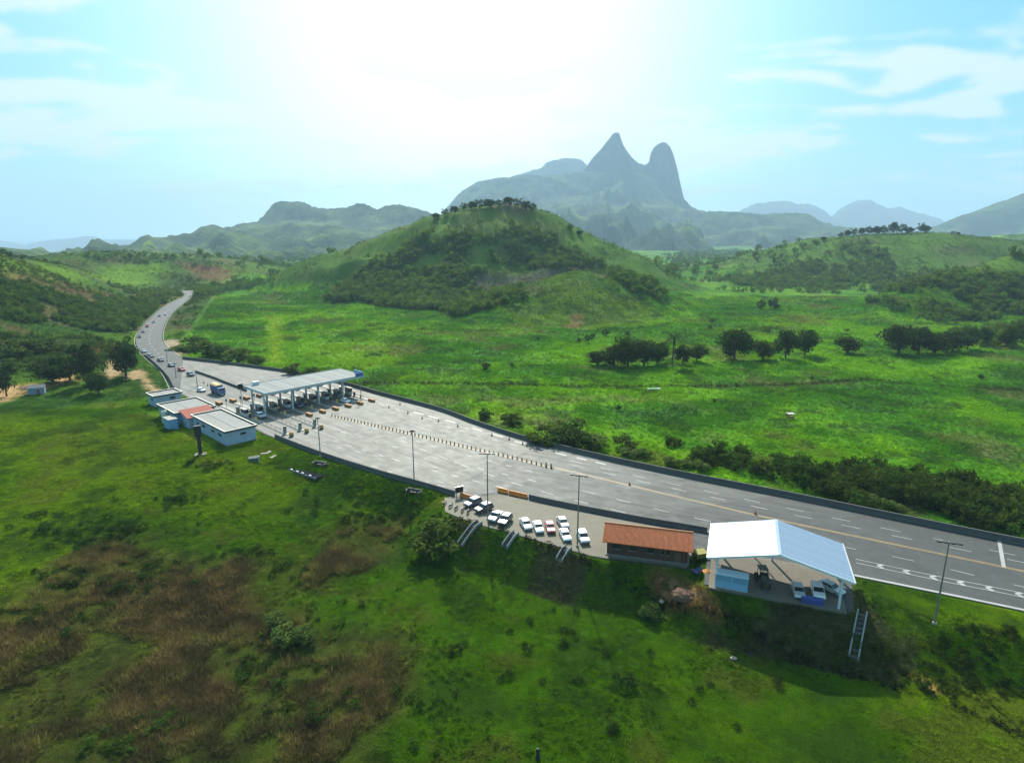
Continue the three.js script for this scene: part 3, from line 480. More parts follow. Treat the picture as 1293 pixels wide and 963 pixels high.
[[961, 391, 13, 13], [977, 391, 14, 14]].forEach((a, i) => plantAt('small', 'field_tree', `${i ? 'right' : 'left'} one of two small trees alone in the open field`, 'tree', ...a, 'pair of small field trees', i));
[[899, 408, 8, 6], [897, 416, 6, 6], [968, 420, 10, 6], [920, 441, 7, 5], [679, 430, 5, 6], [731, 433, 7, 7], [743, 432, 9, 10], [750, 427, 7, 7], [765, 424, 12, 9], [793, 425, 9, 9], [1070, 420, 6, 5], [612, 468, 12, 13], [646, 463, 6, 6], [781, 518, 7, 9], [902, 509, 6, 7], [1026, 480, 7, 6], [1038, 484, 6, 6], [1240, 479, 8, 8]].forEach((a, i) => plantAt('small', 'field_shrub', `small lone shrub dotted in the open field, ${ORD[i] || 'last'} of these`, 'shrub', ...a, 'lone shrubs in the far field', i));
// ...and the trees at the left, by the yard
plantAt('tall', 'roadside_tree', 'tall dark tree standing beside the road bend at the left', 'tree', 159, 476, 40, 48, null, 0);
plantAt('tall', 'roadside_tree', 'dark tree left of the tall roadside tree, behind the dirt track', 'tree', 112, 486, 40, 50, null, 1);
plantAt('broad', 'roadside_tree', 'wide dark tree above the tan dirt yard at left', 'tree', 66, 484, 52, 38, null, 1);
plantAt('broad', 'roadside_tree', 'small round dark tree on the grass above its own shadow', 'tree', 124, 497, 34, 26, null, 3);
plantAt('broad', 'roadside_tree', 'dark tree between the wide yard tree and the roadside trees', 'tree', 88, 480, 38, 30, null, 2);
plantAt('tall', 'yard_tree', 'thin tree at the left edge of the picture by the yard', 'tree', 8, 500, 22, 34, null, 1);
[[20, 450, 40, 24], [50, 446, 36, 22], [85, 446, 32, 20], [140, 452, 22, 14], [12, 470, 28, 18]].forEach((a, i) => plantAt('bush', 'hillside_shrub', `${ORD[i]} large shrub at the foot of the left hill above the yard`, 'shrub', ...a, 'shrubs at the foot of the left hill', i));
// single bushes near the road
plantAt('bush', 'round_bush', 'large round bush on the near grass left of the parked cars', 'bush', 549, 698, 54, 36, null, 0);
plantAt('bush', 'round_bush', 'dark round bush on the weedy fence line below the brown roof', 'bush', 822, 779, 26, 20, null, 1);
[[350, 795, 26, 24], [360, 813, 30, 22], [384, 812, 22, 24]].forEach((a, i) => plantAt('bush', 'pale_bush', ['upper', 'lower left', 'lower right'][i] + ' bush of the pale green trio on the dry grass', 'bush', ...a, 'trio of pale bushes', 2));
[[793, 575, 26, 12], [812, 578, 16, 14], [846, 589, 18, 14], [866, 590, 16, 12], [884, 594, 18, 12], [1105, 640, 26, 16], [1128, 645, 22, 14]].forEach((a, i) => plantAt('bush', 'pale_bush', `${ORD[i]} pale rounded bush from the left, close behind the far road barrier`, 'bush', ...a, 'pale bushes behind the far barrier', 2));
[[690, 560, 40, 26], [725, 566, 50, 34], [705, 553, 36, 22], [648, 537, 20, 14], [612, 530, 18, 14], [745, 568, 36, 24], [790, 567, 28, 18], [640, 533, 14, 12], [232, 446, 26, 12], [262, 452, 34, 22], [280, 455, 26, 22], [300, 460, 30, 20], [322, 462, 20, 14], [245, 440, 30, 16], [370, 472, 20, 14], [394, 475, 20, 14]].forEach((a, i) => plantAt('bush', 'verge_bush', `${ORD[i]} leafy bush on the verge behind the far barrier of the toll plaza`, 'bush', ...a, 'verge bushes behind the plaza barrier', i));
// palm
{
  const b = onGround(847, 461), o = thing('palm_tree', 'tall palm rising out of the dark field grove', 'palm tree', b.x, b.y, b.z + 3); o.scale.set(1.35, 1.35, 1.35);
  obj('trunk', new THREE.CylinderGeometry(0.2, 0.32, 11, 8).translate(0, 5.5, 0), MBark, o);
  for (let k = 0; k < 16; k++) {
    const P = [], C = [], a = k * 2.399, up = 1.2 - (k / 16) * 1.7, n = 9;
    for (let i = 0; i < n; i++) { const t = i / n, e = (i + 1) / n, f = t => [t * 4.8, 11 + up * 3.4 * t - 3.2 * t * t], [x, y] = f(t), [X, Y] = f(e), w = 0.85 * Math.sin(Math.PI * Math.min(0.98, t + 0.12)); for (const s of [-1, 1]) { P.push(x, y, 0, X, Y, 0, mix(x, X, 0.8), y - 0.35, s * w); C.push(0.03, 0.06, 0.014, 0.03, 0.06, 0.014, 0.036, 0.075, 0.016); } }
    const g = new THREE.BufferGeometry(); g.setAttribute('position', new THREE.Float32BufferAttribute(P, 3)); g.setAttribute('color', new THREE.Float32BufferAttribute(C, 3)); g.computeVertexNormals(); g.rotateY(a); obj('frond', g, MLeaf, o);
  }
}
// trees along crests
function crestTrees(list, name, words, cat, group, kinds = ['small', 'broad']) { list.forEach(([x, y, w, h], i) => plantAt(kinds[i % kinds.length], name, words.replace('#', ORD[i] || `number ${i + 1}`), cat, x, y, w, h, group, i)); }
crestTrees([[586, 266, 10, 9], [596, 264, 12, 9], [606, 263, 14, 10], [618, 262, 14, 10], [630, 261, 14, 10], [642, 260, 14, 10], [654, 262, 14, 11], [664, 265, 13, 12], [673, 268, 11, 12], [550, 276, 9, 7], [562, 272, 10, 8], [574, 269, 10, 8], [720, 290, 8, 7], [732, 296, 7, 6]], 'crest_tree', '# tree of the wooded cap on the central hill', 'tree', 'trees capping the central hill');
crestTrees([[1062, 298, 8, 8], [1070, 297, 8, 9], [1078, 296, 9, 10], [1088, 296, 9, 10], [1097, 295, 10, 10], [1107, 295, 11, 11], [1117, 294, 12, 12], [1128, 294, 12, 14], [1139, 293, 11, 14], [1148, 293, 9, 8], [1163, 293, 9, 14], [1169, 293, 10, 9], [1204, 296, 5, 5], [1210, 297, 5, 4], [1030, 308, 8, 6], [1040, 304, 7, 6], [1014, 313, 9, 7]], 'crest_tree', '# tree along the skyline of the green hill at right', 'tree', 'trees along the right hill crest');
crestTrees([[2, 319, 12, 9], [10, 321, 10, 8], [18, 323, 9, 6], [28, 325, 10, 6], [38, 327, 8, 5], [58, 331, 6, 5], [72, 334, 6, 5], [165, 324, 8, 4], [175, 324, 7, 4], [210, 325, 8, 5], [218, 326, 7, 5]], 'crest_tree', '# tree from the left along the skyline of the left hills', 'tree', 'trees along the left hill crest', ['small']);

// ---- woods on the slopes, shrubs and grass, too many to count
function scatter(name, label, category, geo, mat, list) {
  const m = new THREE.InstancedMesh(geo, mat, list.length); m.name = numbered(name); m.castShadow = m.receiveShadow = true;
  const q = new THREE.Quaternion(), s = new THREE.Vector3(), p = new THREE.Vector3(), M4 = new THREE.Matrix4(), e = new THREE.Euler(), c = new THREE.Color();
  list.forEach((a, i) => { e.set(a.tx || 0, a.r, a.tz || 0); q.setFromEuler(e); p.set(a.x, a.y, a.z); s.set(a.w, a.h, a.w); m.setMatrixAt(i, M4.compose(p, q, s)); m.setColorAt(i, c.setRGB(...a.c)); });
  scene.add(m); return stuff(m, label, category);
}
const woodCrowns = [51, 52, 53].map(s => crownGeo(s, { clumps: 12, leaves: 16, size: 0.17, low: 0.05, spread: 1.15, fill: 0.1, tone: [0.074, 0.148, 0.018], tri: true }));
function woods(zone, n, w0, w1, seed, tint = [1, 1, 1], gap = 0) {
  const r = rng(seed), out = [[], [], []]; let k = 0, tries = 0;
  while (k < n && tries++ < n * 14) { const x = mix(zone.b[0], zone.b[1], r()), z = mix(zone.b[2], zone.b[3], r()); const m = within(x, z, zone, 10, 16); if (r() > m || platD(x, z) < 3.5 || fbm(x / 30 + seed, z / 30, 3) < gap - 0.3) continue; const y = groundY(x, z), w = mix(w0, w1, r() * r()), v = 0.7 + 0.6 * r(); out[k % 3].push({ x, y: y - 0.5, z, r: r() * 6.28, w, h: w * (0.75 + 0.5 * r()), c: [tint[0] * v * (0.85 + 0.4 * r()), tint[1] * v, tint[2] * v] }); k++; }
  return out;
}
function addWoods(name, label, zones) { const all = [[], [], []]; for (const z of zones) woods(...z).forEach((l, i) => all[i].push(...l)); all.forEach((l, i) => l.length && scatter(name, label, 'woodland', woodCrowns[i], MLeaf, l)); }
addWoods('hill_woodland', 'dark woodland covering the flank of the central hill', [
  [area([410, 378], [430, 362], [470, 340], [510, 315], [560, 300], [640, 295], [700, 305], [735, 322], [780, 342], [820, 358], [818, 368], [806, 364], [766, 344], [700, 339], [640, 338], [600, 352], [580, 372], [625, 372], [662, 375], [655, 391], [600, 394], [520, 391], [450, 384]), 2900, 6, 11, 5, [0.95, 1, 1], 0.12],
  [area([410, 378], [440, 366], [520, 370], [600, 375], [662, 372], [662, 390], [600, 395], [520, 392], [450, 385]), 420, 8, 13, 6, [0.8, 0.85, 0.9], 0],
  [area([600, 335], [700, 340], [760, 340], [822, 358], [820, 368], [796, 360], [740, 341], [660, 340]), 260, 7, 11, 7, [0.85, 0.9, 0.95], 0],
  [area([420, 350], [480, 325], [560, 290], [640, 280], [720, 300], [700, 320], [560, 318], [470, 350]), 420, 3, 7, 8, [1.1, 1.1, 1], 0.2]]);
addWoods('right_hill_woodland', 'dark woodland on the slopes of the hills at right', [
  [area([920, 352], [1000, 335], [1050, 318], [1090, 306], [1130, 330], [1200, 345], [1200, 362], [1100, 366], [1000, 364], [930, 360]), 900, 7, 12, 15, [0.9, 0.95, 1], 0.1],
  [area([1096, 388], [1130, 368], [1180, 352], [1230, 345], [1293, 322], [1330, 330], [1330, 400], [1260, 398], [1200, 410], [1150, 396], [1110, 394]), 950, 6, 12, 16, [0.85, 0.9, 0.9], 0.15],
  [area([905, 356], [960, 350], [1000, 352], [1000, 364], [930, 362]), 80, 8, 13, 17, [0.9, 0.95, 1], 0],
  [area([910, 367], [1000, 364], [1090, 366], [1100, 372], [1000, 371], [915, 371]), 70, 5, 9, 18, [1, 1, 1], 0],
  [area([1230, 420], [1330, 405], [1330, 440], [1240, 440]), 90, 5, 9, 19, [0.9, 0.9, 0.9], 0.1]]);
addWoods('valley_woodland', 'distant hazy trees along the valley floor beyond the central hill', [
  [area([228, 346], [300, 334], [420, 326], [430, 314], [330, 316], [236, 330]), 900, 9, 20, 45, [0.9, 0.95, 0.9], 0.12],
  [area([838, 346], [900, 342], [1000, 334], [1010, 316], [930, 315], [842, 322]), 700, 9, 20, 46, [0.9, 0.95, 0.9], 0.16],
  [area([838, 352], [900, 350], [960, 345], [960, 340], [842, 344]), 40, 6, 11, 47, [1, 1, 1], 0]]);
addWoods('left_hill_woodland', 'dark scrub and trees covering the left hillside', [
  [area([-60, 350], [40, 362], [110, 380], [170, 385], [205, 382], [190, 402], [165, 425], [120, 440], [40, 440], [-60, 450]), 2700, 2.5, 7, 25, [0.72, 0.8, 0.78], 0.17],
  [area([-40, 420], [60, 425], [130, 430], [150, 445], [120, 462], [60, 462], [-40, 470]), 420, 2.5, 6, 31, [0.6, 0.68, 0.66], 0.1],
  [area([150, 385], [200, 378], [205, 384], [180, 410], [165, 425], [140, 410]), 160, 6, 10, 26, [0.8, 0.9, 1], 0],
  [area([-20, 330], [60, 342], [150, 362], [230, 352], [290, 350], [235, 372], [200, 380], [120, 372], [0, 350]), 900, 2, 5, 27, [1, 1, 0.9], 0.15],
  [area([236, 372], [300, 350], [350, 352], [350, 366], [300, 366], [250, 376]), 160, 6, 11, 28, [0.9, 1, 1], 0],
  [area([200, 412], [222, 386], [245, 374], [252, 378], [232, 392], [222, 412]), 60, 3, 7, 29, [0.8, 0.85, 0.9], 0],
  [area([60, 322], [130, 318], [230, 322], [230, 332], [120, 330]), 120, 4, 8, 30, [0.9, 0.95, 1], 0.1]]);
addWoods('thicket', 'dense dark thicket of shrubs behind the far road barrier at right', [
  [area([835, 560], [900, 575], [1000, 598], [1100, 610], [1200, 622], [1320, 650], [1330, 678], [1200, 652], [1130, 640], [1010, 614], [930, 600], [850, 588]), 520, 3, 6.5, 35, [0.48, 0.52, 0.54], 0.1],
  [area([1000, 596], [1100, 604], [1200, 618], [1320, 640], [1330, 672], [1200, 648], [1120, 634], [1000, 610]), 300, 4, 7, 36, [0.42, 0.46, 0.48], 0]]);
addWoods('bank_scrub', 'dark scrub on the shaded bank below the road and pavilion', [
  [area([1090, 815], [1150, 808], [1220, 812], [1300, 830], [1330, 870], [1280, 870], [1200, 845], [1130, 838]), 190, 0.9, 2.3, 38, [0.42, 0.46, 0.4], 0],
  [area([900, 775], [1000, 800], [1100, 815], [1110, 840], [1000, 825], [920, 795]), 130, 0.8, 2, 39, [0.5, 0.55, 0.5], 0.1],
  [area([560, 668], [640, 682], [740, 712], [860, 735], [860, 750], [740, 728], [640, 698], [560, 685]), 120, 0.6, 1.7, 40, [0.8, 0.85, 0.7], 0.2],
  [area([440, 630], [500, 615], [570, 640], [560, 665], [500, 655], [450, 650]), 90, 0.8, 2.2, 41, [0.8, 0.85, 0.7], 0.2],
  [area([330, 800], [420, 760], [470, 690], [520, 670], [540, 700], [500, 740], [420, 840], [340, 880]), 150, 0.7, 1.9, 42, [0.8, 0.9, 0.7], 0.2]]);
{ // low scrub over the open slopes, tinted as the ground it grows on
  const r = rng(71), L = [];
  for (let i = 0; i < 400000 && L.length < 42000; i++) {
    const z = -240 - 1000 * Math.pow(r(), 1.1), x = (r() * 2 - 1) * (60 - z * 0.95), y = groundY(x, z, 300); if (y < 2.5 || !inView(x, y, z, 40)) continue;
    const d = platD(x, z); if (d < 8) continue; const n = fbm(x / 40 + 7, z / 40 + 2, 4); if (r() > 0.25 + sst(-0.2, 0.25, n)) continue;
    const c = landColor(x, z, y, d), v = 0.7 + 0.7 * r(), w = (0.7 + 2.2 * r() * r()) * (1 + clamp((-z - 300) / 700)); if (c[0] > 0.25) continue;
    L.push({ x, y: groundY(x, z, d) - 0.1, z, r: r() * 6.28, w, h: w * (0.4 + 0.4 * r()), c: [c[0] * v * 1.25, c[1] * v * 1.3, c[2] * v * 1.3] });
  }
  scatter('hill_scrub', 'low grass and scrub over the open hillsides', 'scrub', crownGeo(63, { clumps: 7, leaves: 6, size: 0.26, low: 0, spread: 1.5, fill: 0, tone: [1, 1, 1], tri: true }), MLeaf, L);
}
// grass and weeds, tinted as the ground they stand on
function bladesGeo(seed, n, h, w, out, tri = 1) { const r = rng(seed), P = [], C = []; for (let i = 0; i < n; i++) { const a = r() * 6.283, b = r() * 0.28, x = Math.cos(a) * b, z = Math.sin(a) * b, l = h * (0.55 + 0.6 * r()), o = out * (0.3 + r()), t = r() * 6.283, wx = Math.cos(t) * w, wz = Math.sin(t) * w, v = 0.75 + 0.5 * r(); P.push(x - wx, 0, z - wz, x + wx, 0, z + wz, x + Math.cos(a) * o, l, z + Math.sin(a) * o); for (let k = 0; k < 3; k++) C.push(v, v, v); } const g = new THREE.BufferGeometry(); g.setAttribute('position', new THREE.Float32BufferAttribute(P, 3)); g.setAttribute('color', new THREE.Float32BufferAttribute(C, 3)); g.computeVertexNormals(); return g; }
const tuft = bladesGeo(3, 14, 0.22, 0.04, 0.34), straw = bladesGeo(4, 12, 0.6, 0.028, 0.6);
const weed = crownGeo(61, { clumps: 7, leaves: 6, size: 0.26, low: 0, spread: 1.5, fill: 0, tone: [1, 1, 1], tri: true });
{
  const r = rng(99), green = [], dry = [], tufts = [], drift = [];
  for (let i = 0; i < 420000 && green.length < 190000; i++) {
    const z = -55 - (r() < 0.2 ? 320 : 150) * Math.pow(r(), 1.25), x = (r() * 2 - 1) * (40 - z * 0.98); if (z < zRoad(x) + 4) continue;
    const d = platD(x, z); if (d < 0.4) continue; const y = groundY(x, z, d); if (!inView(x, y, z, 90)) continue;
    if (x < -76 && x > -130 && z < -164 && z > -214 && inPoly(x, z, adminYard)) continue;
    const c = landColor(x, z, y, d), isDry = c[0] > c[1] * 0.95, v = 0.62 + 0.85 * r(); if (c[0] > 0.16) continue;
    const far = 1 + clamp((-z - 90) / 160) * 1.3;
    if (isDry && r() < 0.75) dry.push({ x, y: y - 0.02, z, r: r() * 6.28, tx: (r() - 0.5) * 0.9, tz: (r() - 0.5) * 0.9, w: (0.7 + 0.7 * r()) * far, h: (0.5 + 1.0 * r()) * far, c: [c[0] * v * 1.9, c[1] * v * 1.85, c[2] * v * 1.7] });
    else green.push({ x, y: y - 0.02, z, r: r() * 6.28, w: (0.8 + 0.7 * r()) * far, h: (0.5 + 1.3 * r() * r() * (0.4 + sst(-0.1, 0.3, fbm(x / 5 + 30, z / 5, 3)) * 1.6)) * far, c: [c[0] * v * 1.75, c[1] * v * 1.75, c[2] * v * 1.6] });
  }
  scatter('grass', 'green grass of the near field', 'grass', tuft, MBlade, green);
  for (let i = 0; i < 90000; i++) { const P = [A.dry, A.dry, A.dry2, A.dry3, A.dry4][i % 5], x = mix(P.b[0], P.b[1], r()), z = mix(P.b[2], P.b[3], r()); if (z > -54) continue; const y = groundY(x, z, 50), c = landColor(x, z, y, 50); if (c[0] < c[1] * 0.95 || !inView(x, y, z, 60)) continue; const v = r() < 0.3 ? 2.4 + r() : 1.0 + r(), s = 0.8 + 0.8 * r(); dry.push({ x, y: groundY(x, z) - 0.02, z, r: r() * 6.28, tx: (r() - 0.5) * 1.3, tz: (r() - 0.5) * 1.3, w: s, h: s * (0.6 + 0.9 * r()), c: [Math.min(0.3, c[0] * v), Math.min(0.22, c[1] * v), Math.min(0.1, c[2] * v)] }); }
  scatter('dry_grass', 'brown dry grass of the near field at left', 'grass', straw, MBlade, dry);
  // coarse tussocks in the near field: they stand in drifts
  for (const [a, b, n, s, t] of [[150, 668, 16, 30, 1], [130, 690, 18, 38, 0.8], [120, 745, 40, 70, 0.8], [190, 735, 26, 50, 0.8], [235, 632, 10, 20, 0.9], [60, 655, 10, 40, 1], [90, 680, 14, 40, 0.8], [300, 700, 14, 40, 1], [340, 715, 18, 60, 1], [205, 915, 14, 40, 1], [160, 940, 14, 40, 1], [350, 850, 20, 60, 1], [480, 655, 22, 40, 0.9], [60, 780, 16, 60, 0.7], [265, 588, 16, 22, 1], [410, 640, 12, 40, 1], [600, 830, 14, 120, 0.8], [800, 860, 20, 200, 0.8], [440, 900, 20, 80, 0.8], [240, 650, 10, 60, 1], [60, 730, 12, 40, .7]])
    for (let k = 0; k < n; k++) { const g = onGround(a + (r() + r() - 1) * s * 1.4, b + (r() + r() - 1) * s * 0.55); if (platD(g.x, g.z) < 1) continue; const w = 1.0 + 1.5 * r() * r(), v = t * (0.30 + 0.42 * r()); drift.push({ x: g.x, y: g.y - 0.05, z: g.z, r: r() * 6.28, w: w * 1.25, h: w * 0.85, c: [v * 0.9, v, v] }); }
  for (let i = 1; i < fenceLine.length; i++) for (let k = 0; k < 9; k++) { const p = mixP(fenceLine[i - 1], fenceLine[i], r()), x = p[0] + (r() - 0.5) * 1.3, z = p[1] + (r() - 0.5) * 1.3, w = 0.5 + 1.0 * r() * r(); if (fbm(x / 6, z / 6, 2) < -0.33) continue; tufts.push({ x, y: groundY(x, z) - 0.04, z, r: r() * 6.28, w: w * 1.2, h: w * 1.1, c: [0.017, 0.022, 0.007] }); }
  for (let i = 0; i < 60000 && tufts.length < 7000; i++) { const z = -56 - 130 * Math.pow(r(), 1.2), x = (r() * 2 - 1) * (40 - z * 0.98); if (z < zRoad(x) + 6) continue; const n = fbm(x / 8 + 50, z / 8 + 20, 4); if (r() > sst(0.0, 0.4, n)) continue; const d = platD(x, z); if (d < 0.8 || (x < -70 && inPoly(x, z, adminYard))) continue; const y = groundY(x, z, d); if (!inView(x, y, z, 60)) continue; const c = landColor(x, z, y, d), w = 0.35 + 0.75 * r() * r(), v = 0.55 + 0.9 * r(), b = c[0] > c[1] ? [0.05, 0.062, 0.02] : c; tufts.push({ x, y: y - 0.04, z, r: r() * 6.28, w: w * 1.3, h: w * 0.8, c: [b[0] * v * 1.1, b[1] * v * 1.15, b[2] * v * 1.1] }); }
  scatter('tussocks', 'coarse dark tussocks and weeds scattered over the near field', 'weeds', weed, MLeaf, tufts);
  const field = [];
  for (let i = 0; i < 700000 && field.length < 150000; i++) {
    const t = r(), z = -95 - 560 * Math.pow(t, 1.5), x = (r() * 2 - 1) * (30 - z * 0.95); if (z > zRoad(x) - 6) continue;
    const d = platD(x, z); if (d < 1.2) continue; const y = groundY(x, z, d); if (y > 30 || !inView(x, y, z, 60)) continue;
    const n = fbm(x / 13 + 3, z / 13 + 60, 4); if (r() > 0.35 + sst(-0.2, 0.25, n) * 0.65) continue;
    const c = landColor(x, z, y, d), v = 0.75 + 0.6 * r(), w = (0.45 + 0.6 * r()) * (1 + clamp((-z - 120) / 400) * 1.5) * (d < 6 ? 0.7 : 1);
    field.push({ x, y: y - 0.04, z, r: r() * 6.28, w, h: w * (0.35 + 0.45 * r() + Math.max(0, n) * 0.6), c: [c[0] * v * 1.7, c[1] * v * 1.7, c[2] * v * 1.6] });
  }
  for (let i = 1; i < ditch.length; i++) for (let k = 0; k < 9; k++) { const p = mixP(ditch[i - 1], ditch[i], r()), x = p[0] + (r() - 0.5) * 3, z = p[1] - 1.5 + (r() - 0.5) * 2, w = 0.8 + 1.4 * r() * r(); if (platD(x, z) < 3) continue; field.push({ x, y: groundY(x, z) - 0.1, z, r: r() * 6.28, w, h: w * 0.8, c: [0.024, 0.045, 0.010] }); }
  scatter('tussock_clumps', 'dark rounded tussocks standing in drifts on the near field', 'tussocks', woodCrowns[0], MLeaf, drift);
  scatter('field_weeds', 'tall green weeds and grass of the valley field beyond the road', 'weeds', weed, MLeaf, field);
  console.log('plants', green.length, dry.length, tufts.length, field.length);
}

// ---------------------------------------------------------------- concrete barriers
function wallAlong(L, h, w0, w1, y0 = 0) {                         // a safety barrier: wide foot, narrow top, closed ends
  const P = [], I = [], prof = [[-w0 / 2, -0.3], [-w0 / 2, 0.12], [-w1 / 2 - 0.04, 0.34], [-w1 / 2, h], [w1 / 2, h], [w1 / 2 + 0.04, 0.34], [w0 / 2, 0.12], [w0 / 2, -0.3]], n = prof.length, U = [];
  let s = 0;
  L.forEach((p, i) => { const a = L[Math.max(0, i - 1)], b = L[Math.min(L.length - 1, i + 1)], l = Math.hypot(b[0] - a[0], b[1] - a[1]) || 1, nx = -(b[1] - a[1]) / l, nz = (b[0] - a[0]) / l; if (i) s += Math.hypot(p[0] - L[i - 1][0], p[1] - L[i - 1][1]); prof.forEach(([o, y], k) => { P.push(p[0] + nx * o, y0 + y, p[1] + nz * o); U.push(s / 12, (y + k * 0.3) / 12); }); if (i) for (let k = 0; k < n; k++) { const q = (k + 1) % n, A0 = (i - 1) * n, B0 = i * n; I.push(A0 + k, A0 + q, B0 + k, A0 + q, B0 + q, B0 + k); } });
  for (const [o, f] of [[0, 1], [(L.length - 1) * n, 0]]) for (let k = 1; k < n - 1; k++) f ? I.push(o, o + k + 1, o + k) : I.push(o, o + k, o + k + 1);
  const g = new THREE.BufferGeometry(); g.setAttribute('position', new THREE.Float32BufferAttribute(P, 3)); g.setAttribute('uv', new THREE.Float32BufferAttribute(U, 2)); g.setIndex(I); const q = g.toNonIndexed(); q.computeVertexNormals(); return q;
}
tag(obj('road_barrier', wallAlong(offset(farEdge, 0.6 * (offset(farEdge, 0.6)[20][1] > farEdge[20][1] ? 1 : -1)), 1.35, 0.62, 0.3), M.barrier), 'long weathered concrete barrier along the far edge of the road', 'barrier');
tag(obj('road_barrier', wallAlong(nearEdge.filter(p => p[0] > -74).map(p => [p[0] + 0.3, p[1] - 0.4]), 1.15, 0.62, 0.3), M.barrier), 'concrete barrier on the near edge between admin building and car park', 'barrier');
tag(obj('road_barrier', wallAlong(smoothLine(px([668, 629.5], [690, 634.5], [800, 656], [880, 669.5], [893, 672]), 3), 1.1, 0.6, 0.26), M.barrier), 'dark concrete barrier between the car park and the road', 'barrier');
tag(obj('road_barrier', wallAlong(smoothLine(px([181, 449], [191, 458], [205, 471.5], [213, 482], [217, 491]), 3).map(p => [p[0] + 0.6, p[1] - 0.2]), 1.2, 0.62, 0.3), M.barrier), 'concrete barrier bending along the left edge of the road', 'barrier');
tag(obj('road_barrier', wallAlong(smoothLine(px([247, 470], [270, 478], [290, 486], [311, 494]), 3), 0.95, 0.6, 0.26), M.barrier), 'low divider barrier on the road leading to the toll canopy', 'barrier');
// orange plastic barrier blocks at the barriers' ends
function block(a, b, label, mat = M.orange) { const A0 = G(...a), B0 = G(...b), l = Math.hypot(B0[0] - A0[0], B0[1] - A0[1]), o = thing('plastic_barrier', label, 'barrier', (A0[0] + B0[0]) / 2, 0.004, (A0[1] + B0[1]) / 2, -Math.atan2(B0[1] - A0[1], B0[0] - A0[0])); const s = new THREE.Shape([[-0.32, 0], [0.32, 0], [0.3, 0.25], [0.14, 0.45], [0.12, 1.0], [-0.12, 1.0], [-0.14, 0.45], [-0.3, 0.25]].map(p => new THREE.Vector2(...p))); const g = new THREE.ExtrudeGeometry(s, { depth: l - 0.1, bevelEnabled: false }).translate(0, 0, -(l - 0.1) / 2).rotateY(Math.PI / 2); obj('shell', g, mat, o); for (const k of [-0.3, 0.3]) obj('rib', bx(0.06, 0.5, 0.34, k * l, 0.62, 0), mat, o); return o; }
block([628.5, 620], [641, 623], 'short orange plastic block leading the car park barrier'); block([642.5, 623.6], [666, 629], 'longer orange plastic block joined to the car park barrier', std([0.5, 0.15, 0.015], 0.65));
block([581, 626.5], [596, 631], 'orange plastic block at the end of the near edge barrier', std([0.45, 0.13, 0.02], 0.65));

// ---------------------------------------------------------------- toll canopy and lanes
const VA = Math.atan2(vx, vz);                                     // turn that lays local +z along the lanes
{
  const o = thing('toll_canopy', 'long pale flat canopy on columns over the toll lanes', 'canopy', CX, 0, CZ, VA);
  // local x = across lanes (+x towards -u side is checked below), local z = along lanes
  const sx = (Math.cos(VA) * ux - Math.sin(VA) * uz) > 0 ? 1 : -1;
  const canopySheet = [[0.14, 0.152, 0.145], [0.152, 0.164, 0.155], [0.128, 0.14, 0.136]].map(c => std(c, 0.82));
  const roof = obj('roof', [bx(38.4, 0.5, 16.6, 0, 7.55, 0)], std([0.30, 0.32, 0.31], 0.8, 0, { map: wallTex }), o);
  for (let k = 0; k < 16; k++) obj('roof_sheet', bx(2.34, 0.09, 16.2, -18 + k * 2.4, 7.86 + (k % 2) * 0.02, 0), canopySheet[k % 3], roof);
  obj('fascia', [bx(38.7, 0.95, 0.14, 0, 7.6, 8.38), bx(38.7, 0.95, 0.14, 0, 7.6, -8.38), bx(0.14, 0.95, 16.6, 19.3, 7.6, 0), bx(0.14, 0.95, 16.6, -19.3, 7.6, 0)], std([0.36, 0.40, 0.41], 0.7), o);
  obj('end_sign', bx(3.4, 1.5, 0.2, sx * 17.2, 8.5, 8.55), M.blue, o);
  obj('end_sign', bx(0.2, 1.3, 5, sx * 19.5, 8.35, 4), std([0.05, 0.28, 0.42], 0.5), o);
  obj('truss', [bx(37, 0.3, 0.2, 0, 6.95, -2.4), bx(37, 0.3, 0.2, 0, 6.95, 6.6), ...[-16, -8, 0, 8, 16].map(x => bx(0.2, 0.3, 15, x, 6.95, 1))], M.steel, o);
  for (const u of [-19, -14, -9, -4, 1, 6, 11, 16]) for (const v of [-2.4, 6.6]) if (!(v > 0 && u % 2 === 0)) obj('column', [bx(0.5, 6.95, 0.5, sx * u, 3.475, v), bx(0.75, 0.5, 0.75, sx * u, 0.25, v)], std([0.42, 0.45, 0.47], 0.6), o);
  const b1 = thing('rooftop_sign', 'dark square signboard on a post at the left canopy end', 'sign', ...(() => { const p = T(-20.6, -7.5); return [p[0], 0, p[1]]; })(), VA);
  obj('post', cyl(0.12, 0.1, 7.2, 0, 0, 0), M.steel, b1); obj('panel', bx(1.8, 1.7, 0.14, 0, 8.0, 0), M.black, b1); obj('frame', bx(1.95, 0.1, 0.2, 0, 8.9, 0), M.steel, b1);
  const b2 = thing('rooftop_unit', 'pale grey box unit on the roof of the toll canopy', 'box', ...(() => { const p = T(-15.5, -6.5); return [p[0], 7.93, p[1]]; })(), VA);
  obj('casing', bx(2.0, 1.1, 1.3, 0, 0.55, 0), std([0.45, 0.55, 0.60], 0.5), b2); obj('lid', bx(2.15, 0.1, 1.45, 0, 1.13, 0), M.steel, b2);
}
